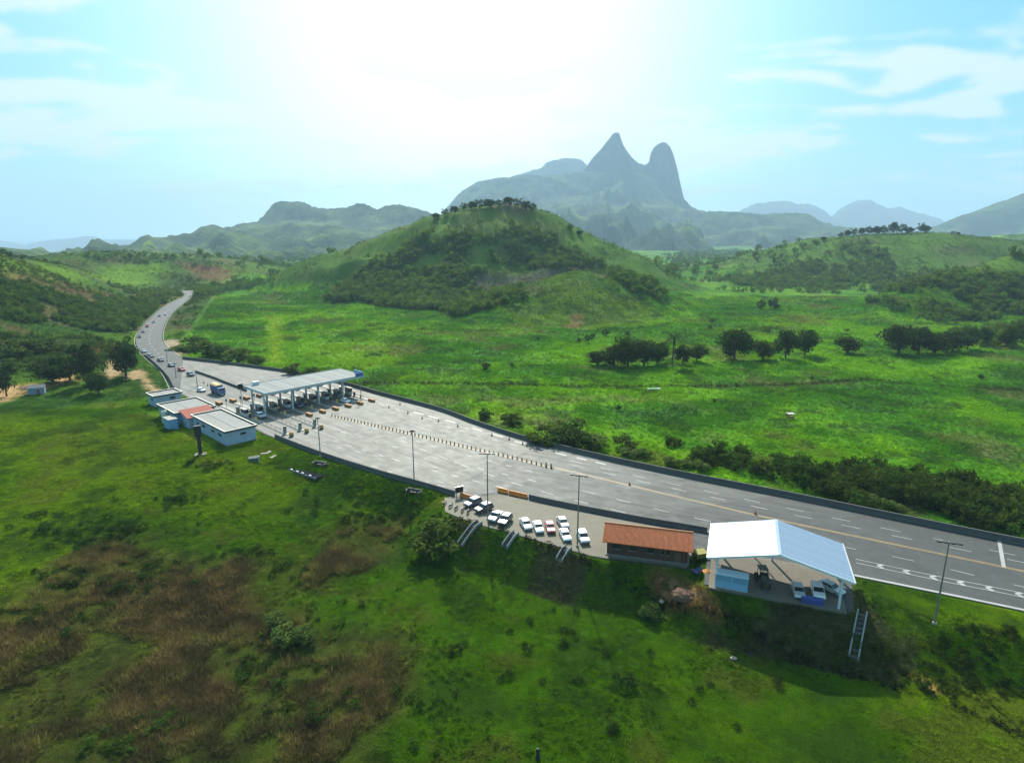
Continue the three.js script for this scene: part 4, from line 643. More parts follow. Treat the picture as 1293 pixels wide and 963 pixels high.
// islands with booths, bumpers, gates
const islandShape = (a, b) => { const s = new THREE.Shape(); s.absarc(0, b - 0.8, 0.8, 0, Math.PI, false); s.absarc(0, a + 0.8, 0.8, Math.PI, 2 * Math.PI, false); return new THREE.ExtrudeGeometry(s, { depth: 0.18, bevelEnabled: false, curveSegments: 8 }).rotateX(Math.PI / 2).translate(0, 0.18, 0); };
const boothMat = [std([0.50, 0.53, 0.54], 0.6), std([0.10, 0.13, 0.17], 0.5), std([0.42, 0.36, 0.28], 0.7)];
for (let k = 0; k < 9; k++) {
  const u = -24 + 5 * k, long = k < 3, [x, z] = T(u, 0), a = -17, b = long ? 32 : 15.5;
  const isl = thing('toll_island', `raised concrete lane island, ${ORD[k]} from the admin building`, 'island', x, 0.004, z, VA, 'toll islands');
  obj('kerb', islandShape(a, b), M.concrete, isl);
  if (long) { obj('guard_rail', [bx(0.12, 0.12, 15, 0, 0.85, 22), bx(0.12, 0.12, 15, 0, 0.5, 22), ...[15, 18, 21, 24, 27, 29].map(q => bx(0.1, 0.75, 0.1, 0, 0.55, q))], M.dark, isl); }
  else obj('guard_rail', [bx(0.12, 0.12, 6, 0, 0.85, 10), ...[8, 10, 12].map(q => bx(0.1, 0.75, 0.1, 0, 0.55, q))], M.dark, isl);
  const place = (v, y = 0.184, off = 0) => { const p = T(u, v); return [p[0] + ux * off, y, p[1] + uz * off]; };
  // booth
  const bo = thing('toll_booth', `toll booth on the ${ORD[k]} lane island from the admin building`, 'booth', ...place(2.2), VA, 'toll booths'), bm = boothMat[k % 3];
  obj('base', bx(1.35, 1.0, 3.2, 0, 0.5, 0), bm, bo); for (const s of [-1, 1]) for (const t of [-1, 1]) obj('post', bx(0.1, 1.3, 0.1, s * 0.6, 1.65, t * 1.5), M.dark, bo);
  obj('window', bx(1.2, 1.25, 2.9, 0, 1.63, 0), M.glass, bo); obj('roof', bx(1.7, 0.18, 3.7, 0, 2.38, 0), std([0.35, 0.33, 0.30], 0.7), bo); obj('door', bx(0.06, 1.9, 0.8, 0.7, 0.96, 0.4), M.dark, bo);
  // protective cabinets and bumpers
  const cab = thing('toll_cabinet', `dark equipment cabinet beside the ${ORD[k]} toll booth`, 'cabinet', ...place(-3.2), VA, 'toll cabinets');
  obj('casing', bx(0.9, 1.9, 1.2, 0, 0.95, 0), k % 2 ? M.dark : std([0.30, 0.24, 0.16], 0.7), cab); obj('lid', bx(1.0, 0.1, 1.3, 0, 1.95, 0), M.steel, cab);
  const pil = thing('crash_bollard', `stout crash bollard behind the ${ORD[k]} toll booth`, 'bollard', ...place(6.2), 0, 'crash bollards');
  obj('body', cyl(0.45, 0.42, 1.5, 0, 0, 0, 12), k % 2 ? std([0.22, 0.18, 0.12], 0.8) : M.dark, pil); obj('cap', cyl(0.46, 0.3, 0.14, 0, 1.5, 0, 12), M.yellowPaint, pil);
  const bmp = thing('island_bumper', `orange bumper block on the nose of the ${ORD[k]} lane island`, 'bumper', ...(() => { const p = T(u, a - 2.0); return [p[0], 0.006, p[1]]; })(), VA, 'orange island bumpers');
  obj('block', bx(1.3, 1.0, 3.4, 0, 0.5, 0), std([0.24, 0.10, 0.025], 0.75), bmp); obj('nose', new THREE.CylinderGeometry(0.65, 0.65, 1.0, 12, 1, false, Math.PI / 2, Math.PI).translate(0, 0.5, -1.72), std([0.30, 0.15, 0.02], 0.7), bmp); obj('stripe', bx(1.34, 0.22, 3.3, 0, 0.55, 0), M.dark, bmp);
  if (k % 2 === 0) { const g = thing('lane_gate', `striped lane gate arm at the ${ORD[k]} toll island`, 'gate', ...place(10.5), VA, 'lane gates'); obj('housing', bx(0.4, 1.1, 0.4, 0, 0.55, 0), M.yellowPaint, g); obj('arm', bx(3.0, 0.1, 0.06, 1.6, 1.0, 0), M.white, g); }
  const sg = thing('lane_signal', `lane signal post at the ${ORD[k]} toll island`, 'signal', ...place(-12.5), VA, 'lane signals'); obj('post', cyl(0.07, 0.07, 2.6), M.dark, sg); obj('head', bx(0.45, 0.9, 0.35, 0, 2.6, 0), M.black, sg);
  if (long) {
    const n = thing('lane_terminal', `tall toll terminal on the end of the ${ORD[k]} lane island`, 'terminal', ...place(30.2), VA, 'lane terminals'); obj('casing', bx(0.7, 2.2, 0.8, 0, 1.1, 0), std([0.20, 0.20, 0.19], 0.6), n); obj('screen', bx(0.5, 0.5, 0.04, 0, 1.6, 0.42), M.glass, n);
    const dpt = thing('crash_drum', `round dark crash drum past the ${ORD[k]} lane island`, 'drum', ...(() => { const p = T(u, 34.2); return [p[0], 0.006, p[1]]; })(), 0, 'crash drums'); obj('drum', new THREE.LatheGeometry([[0, 0], [0.62, 0], [0.68, 0.2], [0.62, 0.6], [0.66, 1.1], [0.55, 1.3], [0, 1.34]].map(p => new THREE.Vector2(...p)), 14), std([0.16, 0.10, 0.04], 0.8), dpt); obj('band', cyl(0.69, 0.69, 0.2, 0, 0.75, 0, 14), M.yellowPaint, dpt);
  } else { const nb = thing('island_bumper', `orange bumper block at the near end of the ${ORD[k]} lane island`, 'bumper', ...(() => { const p = T(u, b + 2.0); return [p[0], 0.006, p[1]]; })(), VA + Math.PI, 'orange near bumpers'); obj('block', bx(1.2, 0.9, 2.6, 0, 0.45, 0), std([0.24, 0.10, 0.025], 0.75), nb); obj('nose', new THREE.CylinderGeometry(0.6, 0.6, 0.9, 12, 1, false, Math.PI / 2, Math.PI).translate(0, 0.45, -1.32), std([0.30, 0.15, 0.02], 0.7), nb); }
}

// ---------------------------------------------------------------- buildings
function flatHouse(name, label, u0, u1, v0, v1, h, opt = {}) {
  const [x, z] = T((u0 + u1) / 2, (v0 + v1) / 2), w = u1 - u0, d = v1 - v0, o = thing(name, label, 'building', x, -0.3, z, VA);
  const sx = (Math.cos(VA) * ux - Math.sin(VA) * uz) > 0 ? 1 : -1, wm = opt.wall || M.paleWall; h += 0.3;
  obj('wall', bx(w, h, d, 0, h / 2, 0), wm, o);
  obj('plinth', bx(w + 0.12, 0.5, d + 0.12, 0, 0.25, 0), M.roofGrey, o);
  const roof = obj('roof', bx(w - 0.5, 0.12, d - 0.5, 0, h + 0.061, 0), opt.roof || M.roofGrey, o);
  obj('roof_strip', bx((w - 0.6) * 0.42, 0.06, d - 1.2, sx * (w * 0.12), h + 0.16, 0), std([0.20, 0.20, 0.195], 0.8, 0, { map: roadTex }), roof);
  obj('parapet', [bx(w + 0.9, 0.55, 0.24, 0, h + 0.18, d / 2 + 0.33), bx(w + 0.9, 0.55, 0.24, 0, h + 0.18, -d / 2 - 0.33), bx(0.24, 0.55, d + 0.42, w / 2 + 0.33, h + 0.18, 0), bx(0.24, 0.55, d + 0.42, -w / 2 - 0.33, h + 0.18, 0)], M.trim, o);
  obj('coping', [bx(w + 1.0, 0.07, 0.42, 0, h + 0.49, d / 2 + 0.33), bx(w + 1.0, 0.07, 0.42, 0, h + 0.49, -d / 2 - 0.33), bx(0.42, 0.07, d + 0.24, w / 2 + 0.33, h + 0.49, 0), bx(0.42, 0.07, d + 0.24, -w / 2 - 0.33, h + 0.49, 0)], std([0.45, 0.43, 0.36], 0.7), o);
  for (const [face, p, y, ww, hh] of opt.windows || []) {
    const q = face === 'v' ? obj('window', bx(ww, hh, 0.1, sx * p, y, d / 2 + 0.02), M.glass, o) : obj('window', bx(0.1, hh, ww, -sx * (w / 2 + 0.02), y, p), M.glass, o);
    obj('sill', face === 'v' ? bx(ww + 0.2, 0.08, 0.24, sx * p, y - hh / 2 - 0.04, d / 2 + 0.08) : bx(0.24, 0.08, ww + 0.2, -sx * (w / 2 + 0.08), y - hh / 2 - 0.04, p), M.concrete, q);
  }
  if (opt.door) { const dr = obj('door', bx(0.1, 2.1, 1.0, -sx * (w / 2 + 0.03), 1.35, opt.door), M.skyblue, o); obj('handle', bx(0.08, 0.06, 0.16, -sx * (w / 2 + 0.1), 1.3, opt.door + 0.35), M.steel, dr); }
  return o;
}
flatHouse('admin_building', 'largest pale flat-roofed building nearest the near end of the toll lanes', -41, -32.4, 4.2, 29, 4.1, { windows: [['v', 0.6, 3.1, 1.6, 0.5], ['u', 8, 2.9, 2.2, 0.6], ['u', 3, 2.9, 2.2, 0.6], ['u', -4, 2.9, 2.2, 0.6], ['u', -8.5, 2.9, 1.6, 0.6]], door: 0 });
flatHouse('middle_building', 'middle pale flat-roofed building with a blue lower wall', -43.5, -31.6, -19, -3.2, 3.7, { wall: std([0.17, 0.33, 0.45], 0.8, 0, { map: wallTex }), windows: [['u', 4, 2.6, 1.8, 0.9], ['u', -1, 2.6, 1.8, 0.9]], door: -5 });
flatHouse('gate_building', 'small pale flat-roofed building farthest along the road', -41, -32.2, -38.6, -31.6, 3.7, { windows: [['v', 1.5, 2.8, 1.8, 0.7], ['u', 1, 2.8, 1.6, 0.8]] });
{
  const [x, z] = T(-38, 0.4), o = thing('link_building', 'low pale link with a red tiled roof between two flat-roofed buildings', 'building', x, -0.3, z, VA);
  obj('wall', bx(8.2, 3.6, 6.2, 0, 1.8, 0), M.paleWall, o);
  const r = obj('roof', new THREE.ExtrudeGeometry(new THREE.Shape([[-3.5, 4.9], [-3.5, 5.15], [3.6, 3.75], [3.6, 3.55]].map(p => new THREE.Vector2(...p))), { depth: 9.2, bevelEnabled: false }).translate(0, 0, -4.6).rotateY(-Math.PI / 2), std([0.30, 0.055, 0.025], 0.75), o);
  const ribs = []; for (let k = 0; k < 22; k++) ribs.push(bar([-4.4 + k * 0.42, 5.17, -3.45], [-4.4 + k * 0.42, 3.78, 3.55], 0.07, 5)); obj('tile_ribs', ribs, std([0.34, 0.07, 0.03], 0.75), r);
}
{ // blue awning panel on the middle building's side
  const [x, z] = T(-45.6, -2.0), o = thing('water_tank', 'blue water tank block beside the middle flat-roofed building', 'tank', x, -0.3, z, VA); obj('body', bx(2.6, 3.4, 5.0, 0, 1.7, 0), std([0.16, 0.34, 0.50], 0.6, 0, { map: wallTex }), o); obj('cover', bx(2.8, 0.16, 5.2, 0, 3.48, 0), M.concrete, o);
  const [x2, z2] = T(-44.9, -9.5), q = thing('roof_tank', 'cream rounded tank standing by the middle building', 'tank', x2, -0.3, z2, 0); obj('shell', new THREE.LatheGeometry([[0, 0], [0.9, 0], [0.95, 3.4], [0.8, 4.2], [0, 4.5]].map(p => new THREE.Vector2(...p)), 16), std([0.50, 0.46, 0.36], 0.7), q); obj('hatch', cyl(0.3, 0.3, 0.15, 0, 4.45, 0), M.dark, q);
}
{ // totem sign
  const p = G(253, 573.5, -0.1), y = groundY(...p), o = thing('totem_sign', 'tall dark totem sign on a concrete pad in the grass', 'sign', p[0], y, p[1], 0.5);
  obj('pad', bx(3.0, 0.35, 2.2, 0, 0.05, 0), M.concrete, o); obj('post', bx(0.95, 5.2, 0.6, 0, 2.75, 0), M.black, o); obj('panel', bx(1.7, 3.0, 0.6, 0, 6.7, 0), M.black, o); obj('cap', bx(1.8, 0.12, 0.7, 0, 8.25, 0), M.dark, o);
}
// brown-roofed house
{
  const a = G(766, 700, 0), b = G(868, 713, 0), L = Math.hypot(b[0] - a[0], b[1] - a[1]), turn = -Math.atan2(b[1] - a[1], b[0] - a[0]);
  const nx = -(b[1] - a[1]) / L, nz = (b[0] - a[0]) / L, cx = (a[0] + b[0]) / 2 - nx * 2.75, cz = (a[1] + b[1]) / 2 - nz * 2.75;
  const o = thing('tiled_house', 'long low house with a brown tiled roof beside the parked cars', 'house', cx, 0, cz, turn), D = 5.2, H = 3.3;
  const brick = std([0.085, 0.042, 0.025], 0.9, 0, { map: wallTex });
  obj('wall', bx(L, H, D, 0, H / 2, 0), brick, o); obj('plinth', [bx(L + 0.5, 2.6, D + 0.8, 0, -1.1, 0)], std([0.20, 0.195, 0.185], 0.9, 0, { map: roadTex }), o);
  const prof = s => { const sh = new THREE.Shape([[0, 5.15], [s * 4.0, 3.25], [s * 4.0, 3.12], [0, 5.0]].map(p => new THREE.Vector2(...p))); return new THREE.ExtrudeGeometry(sh, { depth: L + 1.6, bevelEnabled: false }).translate(0, 0, -(L + 1.6) / 2).rotateY(-Math.PI / 2); };
  const tile = std([0.40, 0.105, 0.028], 0.7, 0, { map: wallTex });
  obj('gable', new THREE.ExtrudeGeometry(new THREE.Shape([[-D / 2, H], [D / 2, H], [0, 4.98]].map(p => new THREE.Vector2(...p))), { depth: L - 0.02, bevelEnabled: false }).translate(0, 0, -(L - 0.02) / 2).rotateY(-Math.PI / 2), brick, o);
  for (const s of [-1, 1]) {
    const rf = obj('roof_slope', prof(s), tile, o);
    const n = Math.round((L + 1.6) / 0.21), tones = [tile, std([0.35, 0.09, 0.025], 0.75), std([0.44, 0.125, 0.034], 0.7)], buckets = [[], [], []], r = rng(5);
    for (let k = 0; k < n; k++) for (let j = 0; j < 9; j++) { const x = -(L + 1.6) / 2 + (k + 0.5) * (L + 1.6) / n, t0 = j / 9, t1 = (j + 1.12) / 9; buckets[Math.floor(r() * 3)].push(bar([x, mix(5.19, 3.30, t0), s * 4.0 * t0], [x, mix(5.17, 3.26, Math.min(1.02, t1)) + 0.03, s * 4.0 * Math.min(1.02, t1)], 0.08, 5)); }
    buckets.forEach((g, i) => { const m = obj('roof_tiles', g, tones[i], rf); m.userData.kind = 'stuff'; });
  }
  obj('ridge', bar([-(L + 1.7) / 2, 5.2, 0], [(L + 1.7) / 2, 5.2, 0], 0.17, 8), std([0.44, 0.17, 0.07], 0.7), o);
  for (const x of [-5.6, -2.6, 0.6, 3.4]) { const w = obj('window', bx(1.3, 1.0, 0.1, x, 1.9, D / 2 + 0.02), M.glass, o); obj('sill', bx(1.5, 0.09, 0.26, x, 1.36, D / 2 + 0.1), M.concrete, w); }
  const dr = obj('door', bx(1.0, 2.1, 0.1, 5.6, 1.06, D / 2 + 0.03), M.wood, o); obj('handle', bx(0.05, 0.05, 0.1, 5.95, 1.05, D / 2 + 0.12), M.steel, dr);
  for (const x of [-6.6, -3.3, 0, 3.3, 6.6]) obj('veranda_post', cyl(0.09, 0.09, 3.1, x, 0.2, D / 2 + 0.33, 8), M.wood, o);
}
// pavilion
{
  const F0 = new THREE.Vector3(34.4, 0, -92.4), F1 = new THREE.Vector3(53.0, 0, -85.4);
  const c = F0.clone().add(F1).multiplyScalar(0.5), L = F0.distanceTo(F1), turn = -Math.atan2(F1.z - F0.z, F1.x - F0.x), Dp = 13.4;
  const nx = Math.sin(turn), nz = Math.cos(turn);
  const o = thing('open_pavilion', 'open-sided pavilion with a bright metal gable roof over parked vehicles', 'pavilion', c.x - nx * Dp / 2, 0, c.z - nz * Dp / 2, turn), W = L + 2.2, h0 = 5.3, h1 = 8.0;
  const sheet = [0, 1, 2].map(i => std([0.25 + i * 0.006, 0.32 + i * 0.006, 0.41 + i * 0.005], 0.36 + i * 0.012, 0.3));
  for (const s of [-1, 1]) {
    const sl = obj('roof_slope', new THREE.ExtrudeGeometry(new THREE.Shape([[0, h1 - 0.16], [0, h1 - 0.03], [s * W / 2, h0 - 0.03], [s * W / 2, h0 - 0.16]].map(p => new THREE.Vector2(...p))), { depth: Dp, bevelEnabled: false }).translate(0, 0, -Dp / 2), sheet[0], o);
    const len = Math.hypot(W / 2, h1 - h0), ang = Math.atan2(h1 - h0, W / 2), n = 13;
    for (let k = 0; k < n; k++) { const g = join([bx(len, 0.05, Dp / n - 0.035, 0, 0, 0), bx(len, 0.035, 0.06, 0, 0.035, -Dp / n * 0.25), bx(len, 0.035, 0.06, 0, 0.035, Dp / n * 0.25)]); g.rotateZ(-s * ang); g.translate(s * W / 4, (h0 + h1) / 2 + 0.02, -Dp / 2 + (k + 0.5) * Dp / n); obj('roof_sheet', g, sheet[(k * 5 + (s > 0 ? 1 : 0)) % 3], sl); }
    obj('fascia', new THREE.ExtrudeGeometry(new THREE.Shape([[0, h1 - 0.30], [0, h1 + 0.09], [s * (W / 2 + 0.1), h0 + 0.07], [s * (W / 2 + 0.1), h0 - 0.32]].map(p => new THREE.Vector2(...p))), { depth: 0.12, bevelEnabled: false }).translate(0, 0, Dp / 2 + 0.01), std([0.55, 0.58, 0.60], 0.5), o);
    obj('gutter', bx(0.22, 0.22, Dp + 0.2, s * (W / 2 + 0.14), h0 - 0.1, 0), M.steel, o);
  }
  obj('ridge_cap', [bx(0.5, 0.06, Dp + 0.1, 0, h1 + 0.07, 0)], sheet[2], o);
  for (const sx of [-1, 0, 1]) for (const z of [Dp / 2 - 0.5, -Dp / 2 + 0.6]) { if (sx === 0 && z > 0) continue; obj('column', [bx(0.34, (sx ? h0 : h1) - 0.2, 0.34, sx * (L / 2 - 0.5), ((sx ? h0 : h1) - 0.2) / 2, z)], std([0.48, 0.53, 0.58], 0.6), o); }
  obj('column', bx(0.22, 6.3, 0.22, -L / 2 + 7.0, 3.15, -Dp / 2 + 0.6), std([0.35, 0.16, 0.10], 0.7), o);
  obj('rafter', [Dp / 2 - 0.5, -Dp / 2 + 0.6].flatMap(z => [-1, 1].map(s => bar([0, h1 - 0.35, z], [s * W / 2, h0 - 0.32, z], 0.12, 6))), M.steel, o);
  obj('floor', bx(L + 1.2, 1.2, Dp + 0.6, 0, -0.58, 0.2), std([0.135, 0.12, 0.092], 0.9, 0, { map: roadTex }), o);
  obj('retaining_wall', bx(L + 1.4, 2.6, 0.35, 0, -1.75, Dp / 2 + 0.5), std([0.09, 0.075, 0.065], 0.95, 0, { map: roadTex }), o);
  const lp = (x, y, z) => new THREE.Vector3(x, y, z).applyAxisAngle(new THREE.Vector3(0, 1, 0), turn).add(o.position);
  const kq = lp(-L / 2 + 3.0, 0.022, Dp / 2 - 1.0), kio = thing('storage_cabin', 'light blue storage cabin under the left end of the pavilion', 'cabin', kq.x, kq.y, kq.z, turn);
  obj('wall', bx(5.2, 2.5, 1.9, 0, 1.25, 0), M.skyblue, kio); obj('roof', bx(5.35, 0.1, 2.05, 0, 2.55, 0), std([0.5, 0.6, 0.68], 0.5), kio); for (const x of [-1.3, 1.3]) obj('panel', bx(2.3, 1.0, 0.06, x, 1.85, 0.97), std([0.12, 0.25, 0.36], 0.5), kio); obj('base', bx(5.3, 0.14, 2.0, 0, 0.07, 0), M.white, kio);
  globalThis.pav = { lp, turn, L, Dp };
}

// ---------------------------------------------------------------- vehicles
const extr = (pts, w, bev = 0.05) => { const g = new THREE.ExtrudeGeometry(new THREE.Shape(pts.map(p => new THREE.Vector2(...p))), { depth: w - bev * 2, bevelEnabled: true, bevelSize: bev, bevelThickness: bev, bevelSegments: 2 }); return g.translate(0, 0, -(w - bev * 2) / 2).rotateY(-Math.PI / 2); };   // profile (length, height); nose towards +z
const wheelG = new THREE.CylinderGeometry(0.32, 0.32, 0.22, 14).rotateZ(Math.PI / 2), rimG = new THREE.CylinderGeometry(0.19, 0.19, 0.235, 10).rotateZ(Math.PI / 2);
const paint = c => new THREE.MeshPhysicalMaterial({ color: rgb(...c), roughness: 0.4, clearcoat: 1, clearcoatRoughness: 0.08 });
const PAINT = { white: paint([0.72, 0.73, 0.74]), silver: paint([0.42, 0.44, 0.46]), dark: paint([0.035, 0.04, 0.05]), navy: paint([0.04, 0.06, 0.11]), red: paint([0.42, 0.02, 0.03]), grey: paint([0.14, 0.15, 0.16]) };
function car(label, kind, color, x, z, turn, group, y = 0.006) {
  const o = thing(kind === 'pickup' ? 'pickup_truck' : kind === 'suv' ? 'utility_car' : 'parked_car', label, 'car', x, y, z, turn, group), p = PAINT[color], up = kind === 'suv' ? 0.16 : kind === 'pickup' ? 0.18 : 0, w = kind === 'car' ? 1.7 : 1.82;
  const B = [[-2.05, 0.32], [2.0, 0.30], [2.08, 0.62], [1.95, 0.80], [1.0, 0.95], [-1.95, 0.98], [-2.1, 0.7]].map(([a, b]) => [a, b + up]);
  obj('body', extr(B, w, 0.07), p, o);
  const back = kind === 'pickup' ? -0.55 : kind === 'suv' ? -1.95 : -1.65, top = (kind === 'car' ? 1.42 : 1.68);
  obj('window', extr([[back - 0.05, 0.92 + up], [1.05, 0.90 + up], [0.35, top - 0.04], [back + 0.3, top - 0.04]], w - 0.16, 0.05), M.glass, o);
  obj('roof', extr([[back + 0.22, top - 0.06], [0.38, top - 0.06], [0.28, top + 0.02], [back + 0.36, top + 0.02]], w - 0.2, 0.04), p, o);
  obj('pillar', [-1, 1].flatMap(s => [bar([s * (w / 2 - 0.09), 0.92 + up, 1.0], [s * (w / 2 - 0.14), top, 0.34], 0.045, 5), bar([s * (w / 2 - 0.09), 0.92 + up, back], [s * (w / 2 - 0.14), top, back + 0.3], 0.06, 5), bar([s * (w / 2 - 0.08), 0.92 + up, -0.25], [s * (w / 2 - 0.13), top, -0.2], 0.04, 5)]), p, o);
  if (kind === 'pickup') obj('cargo_bed', [bx(w - 0.3, 0.04, 1.3, 0, 1.19, -1.33)], M.dark, o);
  for (const s of [-1, 1]) { for (const q of [-1.28, 1.3]) { const wh = obj('wheel', wheelG.clone().translate(s * (w / 2 - 0.1), 0.32, q), M.tyre, o); obj('rim', rimG.clone().translate(s * (w / 2 - 0.1), 0.32, q), M.rim, wh); } obj('headlight', bx(0.36, 0.15, 0.08, s * (w / 2 - 0.28), 0.70 + up, 2.06), M.lampGlass, o); obj('tail_light', bx(0.26, 0.2, 0.08, s * (w / 2 - 0.22), 0.80 + up, -2.10), M.tail, o); obj('mirror', bx(0.16, 0.12, 0.08, s * (w / 2 + 0.05), 1.0 + up, 0.75), M.dark, o); }
  obj('bumper', [bx(w - 0.1, 0.2, 0.1, 0, 0.42 + up, 2.1), bx(w - 0.1, 0.2, 0.1, 0, 0.42 + up, -2.12)], M.dark, o);
  return o;
}
{
  const park = (kind, col, a, b, turn, label) => { const p = G(a, b); car(label, kind, col, p[0], p[1], turn, null, 0.01); };
  park('suv', 'navy', 597, 638, -0.75, 'dark utility car with a pale roof, farthest left of the parked cars');
  park('suv', 'dark', 611, 645, -0.85, 'dark utility car in front of the lamp post, second from the left');
  park('pickup', 'silver', 626, 656, -0.45, 'silver pickup, left one of the close pair of parked cars');
  park('suv', 'dark', 638, 660, -0.40, 'dark car with a white bonnet sheen, right one of the close pair');
  park('car', 'white', 664, 665, 0.28, 'white car parked left of the next white car and the red one');
  park('car', 'white', 679.5, 669, 0.16, 'white car parked directly left of the red car');
  park('car', 'red', 694.5, 669, 0.10, 'red car parked in the row between white cars');
  park('car', 'silver', 710.5, 663, 0.22, 'pale car parked behind the white pickup, nearest the road');
  park('car', 'white', 713.5, 679, 0.16, 'white car at the grass edge right of the red car');
  park('suv', 'white', 736, 682, 0.16, 'white utility car parked alone beside the brown-roofed house');
  // traffic queueing to the tolls
  const q = [[254, 494, 'white', 'white car waiting nearest the lane islands at left'], [240.5, 474.5, 'navy', 'dark car approaching the tolls, nearest of the spread-out file'], [229, 468, 'red', 'dark red car second in the file approaching the tolls'], [216, 462.5, 'grey', 'grey car third in the file approaching the tolls'], [202.5, 456, 'dark', 'dark car fourth in the file approaching the tolls'], [190, 451, 'grey', 'grey car fifth in the file approaching the tolls'], [182, 444.5, 'silver', 'pale car sixth in the file by the roadside tree'], [176, 426, 'dark', 'dark car rounding the road bend, lowest of three close together'], [180.5, 419.5, 'dark', 'dark car rounding the road bend, middle of three close together'], [185.5, 412.5, 'red', 'dark red car on the road bend, highest of three close together'], [194, 407, 'grey', 'small car on the far straight just beyond the bend'], [201, 399.5, 'dark', 'small dark car far along the left side of the straight'], [208, 397.5, 'silver', 'small pale car far along the right side of the straight']];
  q.forEach(([a, b, c, l], i) => { const p = G(a, b), m = G(a + 0.01, b), far = i > 6; car(l, i % 4 === 1 ? 'suv' : 'car', c, p[0], p[1], i < 6 ? VA + 0.08 : far ? Math.atan2(0.55, 1) : VA - 0.1); });
  // cars inside the toll shade and under the pavilion
  const c1 = T(8.5, 12); car('white car leaving the shade under the toll canopy', 'car', 'white', c1[0], c1[1], VA);
  const c2 = T(-21.3, 8); car('white car in the shade beside the admin building lane', 'suv', 'silver', c2[0], c2[1], VA);
  const c3 = T(-6.3, 5); car('dark car stopped at a booth in the canopy shade', 'car', 'navy', c3[0], c3[1], VA);
  const { lp, turn, L, Dp } = globalThis.pav, f = (a, b) => lp(a, 0.03, b);
  let v = f(3.6, 3.9); car('white car under the pavilion right of the green tractor', 'car', 'silver', v.x, v.z, turn + 0.1, null, 0.03);
  v = f(6.6, 3.2); car('white utility car under the middle of the right roof slope', 'suv', 'white', v.x, v.z, turn + 0.06, null, 0.03);
  v = f(8.9, 1.0); car('silver car deep under the right end of the pavilion', 'car', 'silver', v.x, v.z, turn + 0.9, null, 0.03);
  // blue tarpaulin-covered crate in front of the cars
  v = f(5.6, Dp / 2 - 0.8); const cr = thing('blue_crate', 'deep blue crate at the pavilion floor edge before the cars', 'crate', v.x, 0.022, v.z, turn); obj('box', bx(3.2, 0.8, 1.0, 0, 0.4, 0), std([0.03, 0.05, 0.22], 0.6), cr); obj('lid', bx(3.3, 0.08, 1.1, 0, 0.84, 0), std([0.04, 0.07, 0.28], 0.6), cr);
  // green tractor
  v = f(-1.9, 2.6); const t = thing('tractor', 'dark green tractor with a canopy under the pavilion ridge', 'tractor', v.x, 0.022, v.z, turn + 0.25), gm = std([0.035, 0.06, 0.02], 0.5);
  obj('bonnet', extr([[0.2, 0.8], [2.2, 0.75], [2.25, 1.35], [0.2, 1.5]], 0.9, 0.08), gm, t); obj('chassis', bx(0.7, 0.5, 3.0, 0, 0.75, 0.4), M.dark, t); obj('seat', bx(0.6, 0.7, 0.5, 0, 1.4, -0.6), M.black, t);
  obj('cab_frame', [-1, 1].flatMap(s => [bx(0.08, 1.6, 0.08, s * 0.6, 1.9, -1.1), bx(0.08, 1.6, 0.08, s * 0.6, 1.9, 0.2)]), M.dark, t); obj('canopy', bx(1.5, 0.12, 1.8, 0, 2.74, -0.45), gm, t); obj('exhaust', cyl(0.05, 0.05, 1.2, 0.25, 1.4, 1.4), M.dark, t);
  for (const s of [-1, 1]) { obj('rear_wheel', new THREE.CylinderGeometry(0.78, 0.78, 0.42, 18).rotateZ(Math.PI / 2).translate(s * 0.85, 0.78, -0.7), M.tyre, t); obj('front_wheel', new THREE.CylinderGeometry(0.45, 0.45, 0.28, 14).rotateZ(Math.PI / 2).translate(s * 0.7, 0.45, 1.7), M.tyre, t); }
}
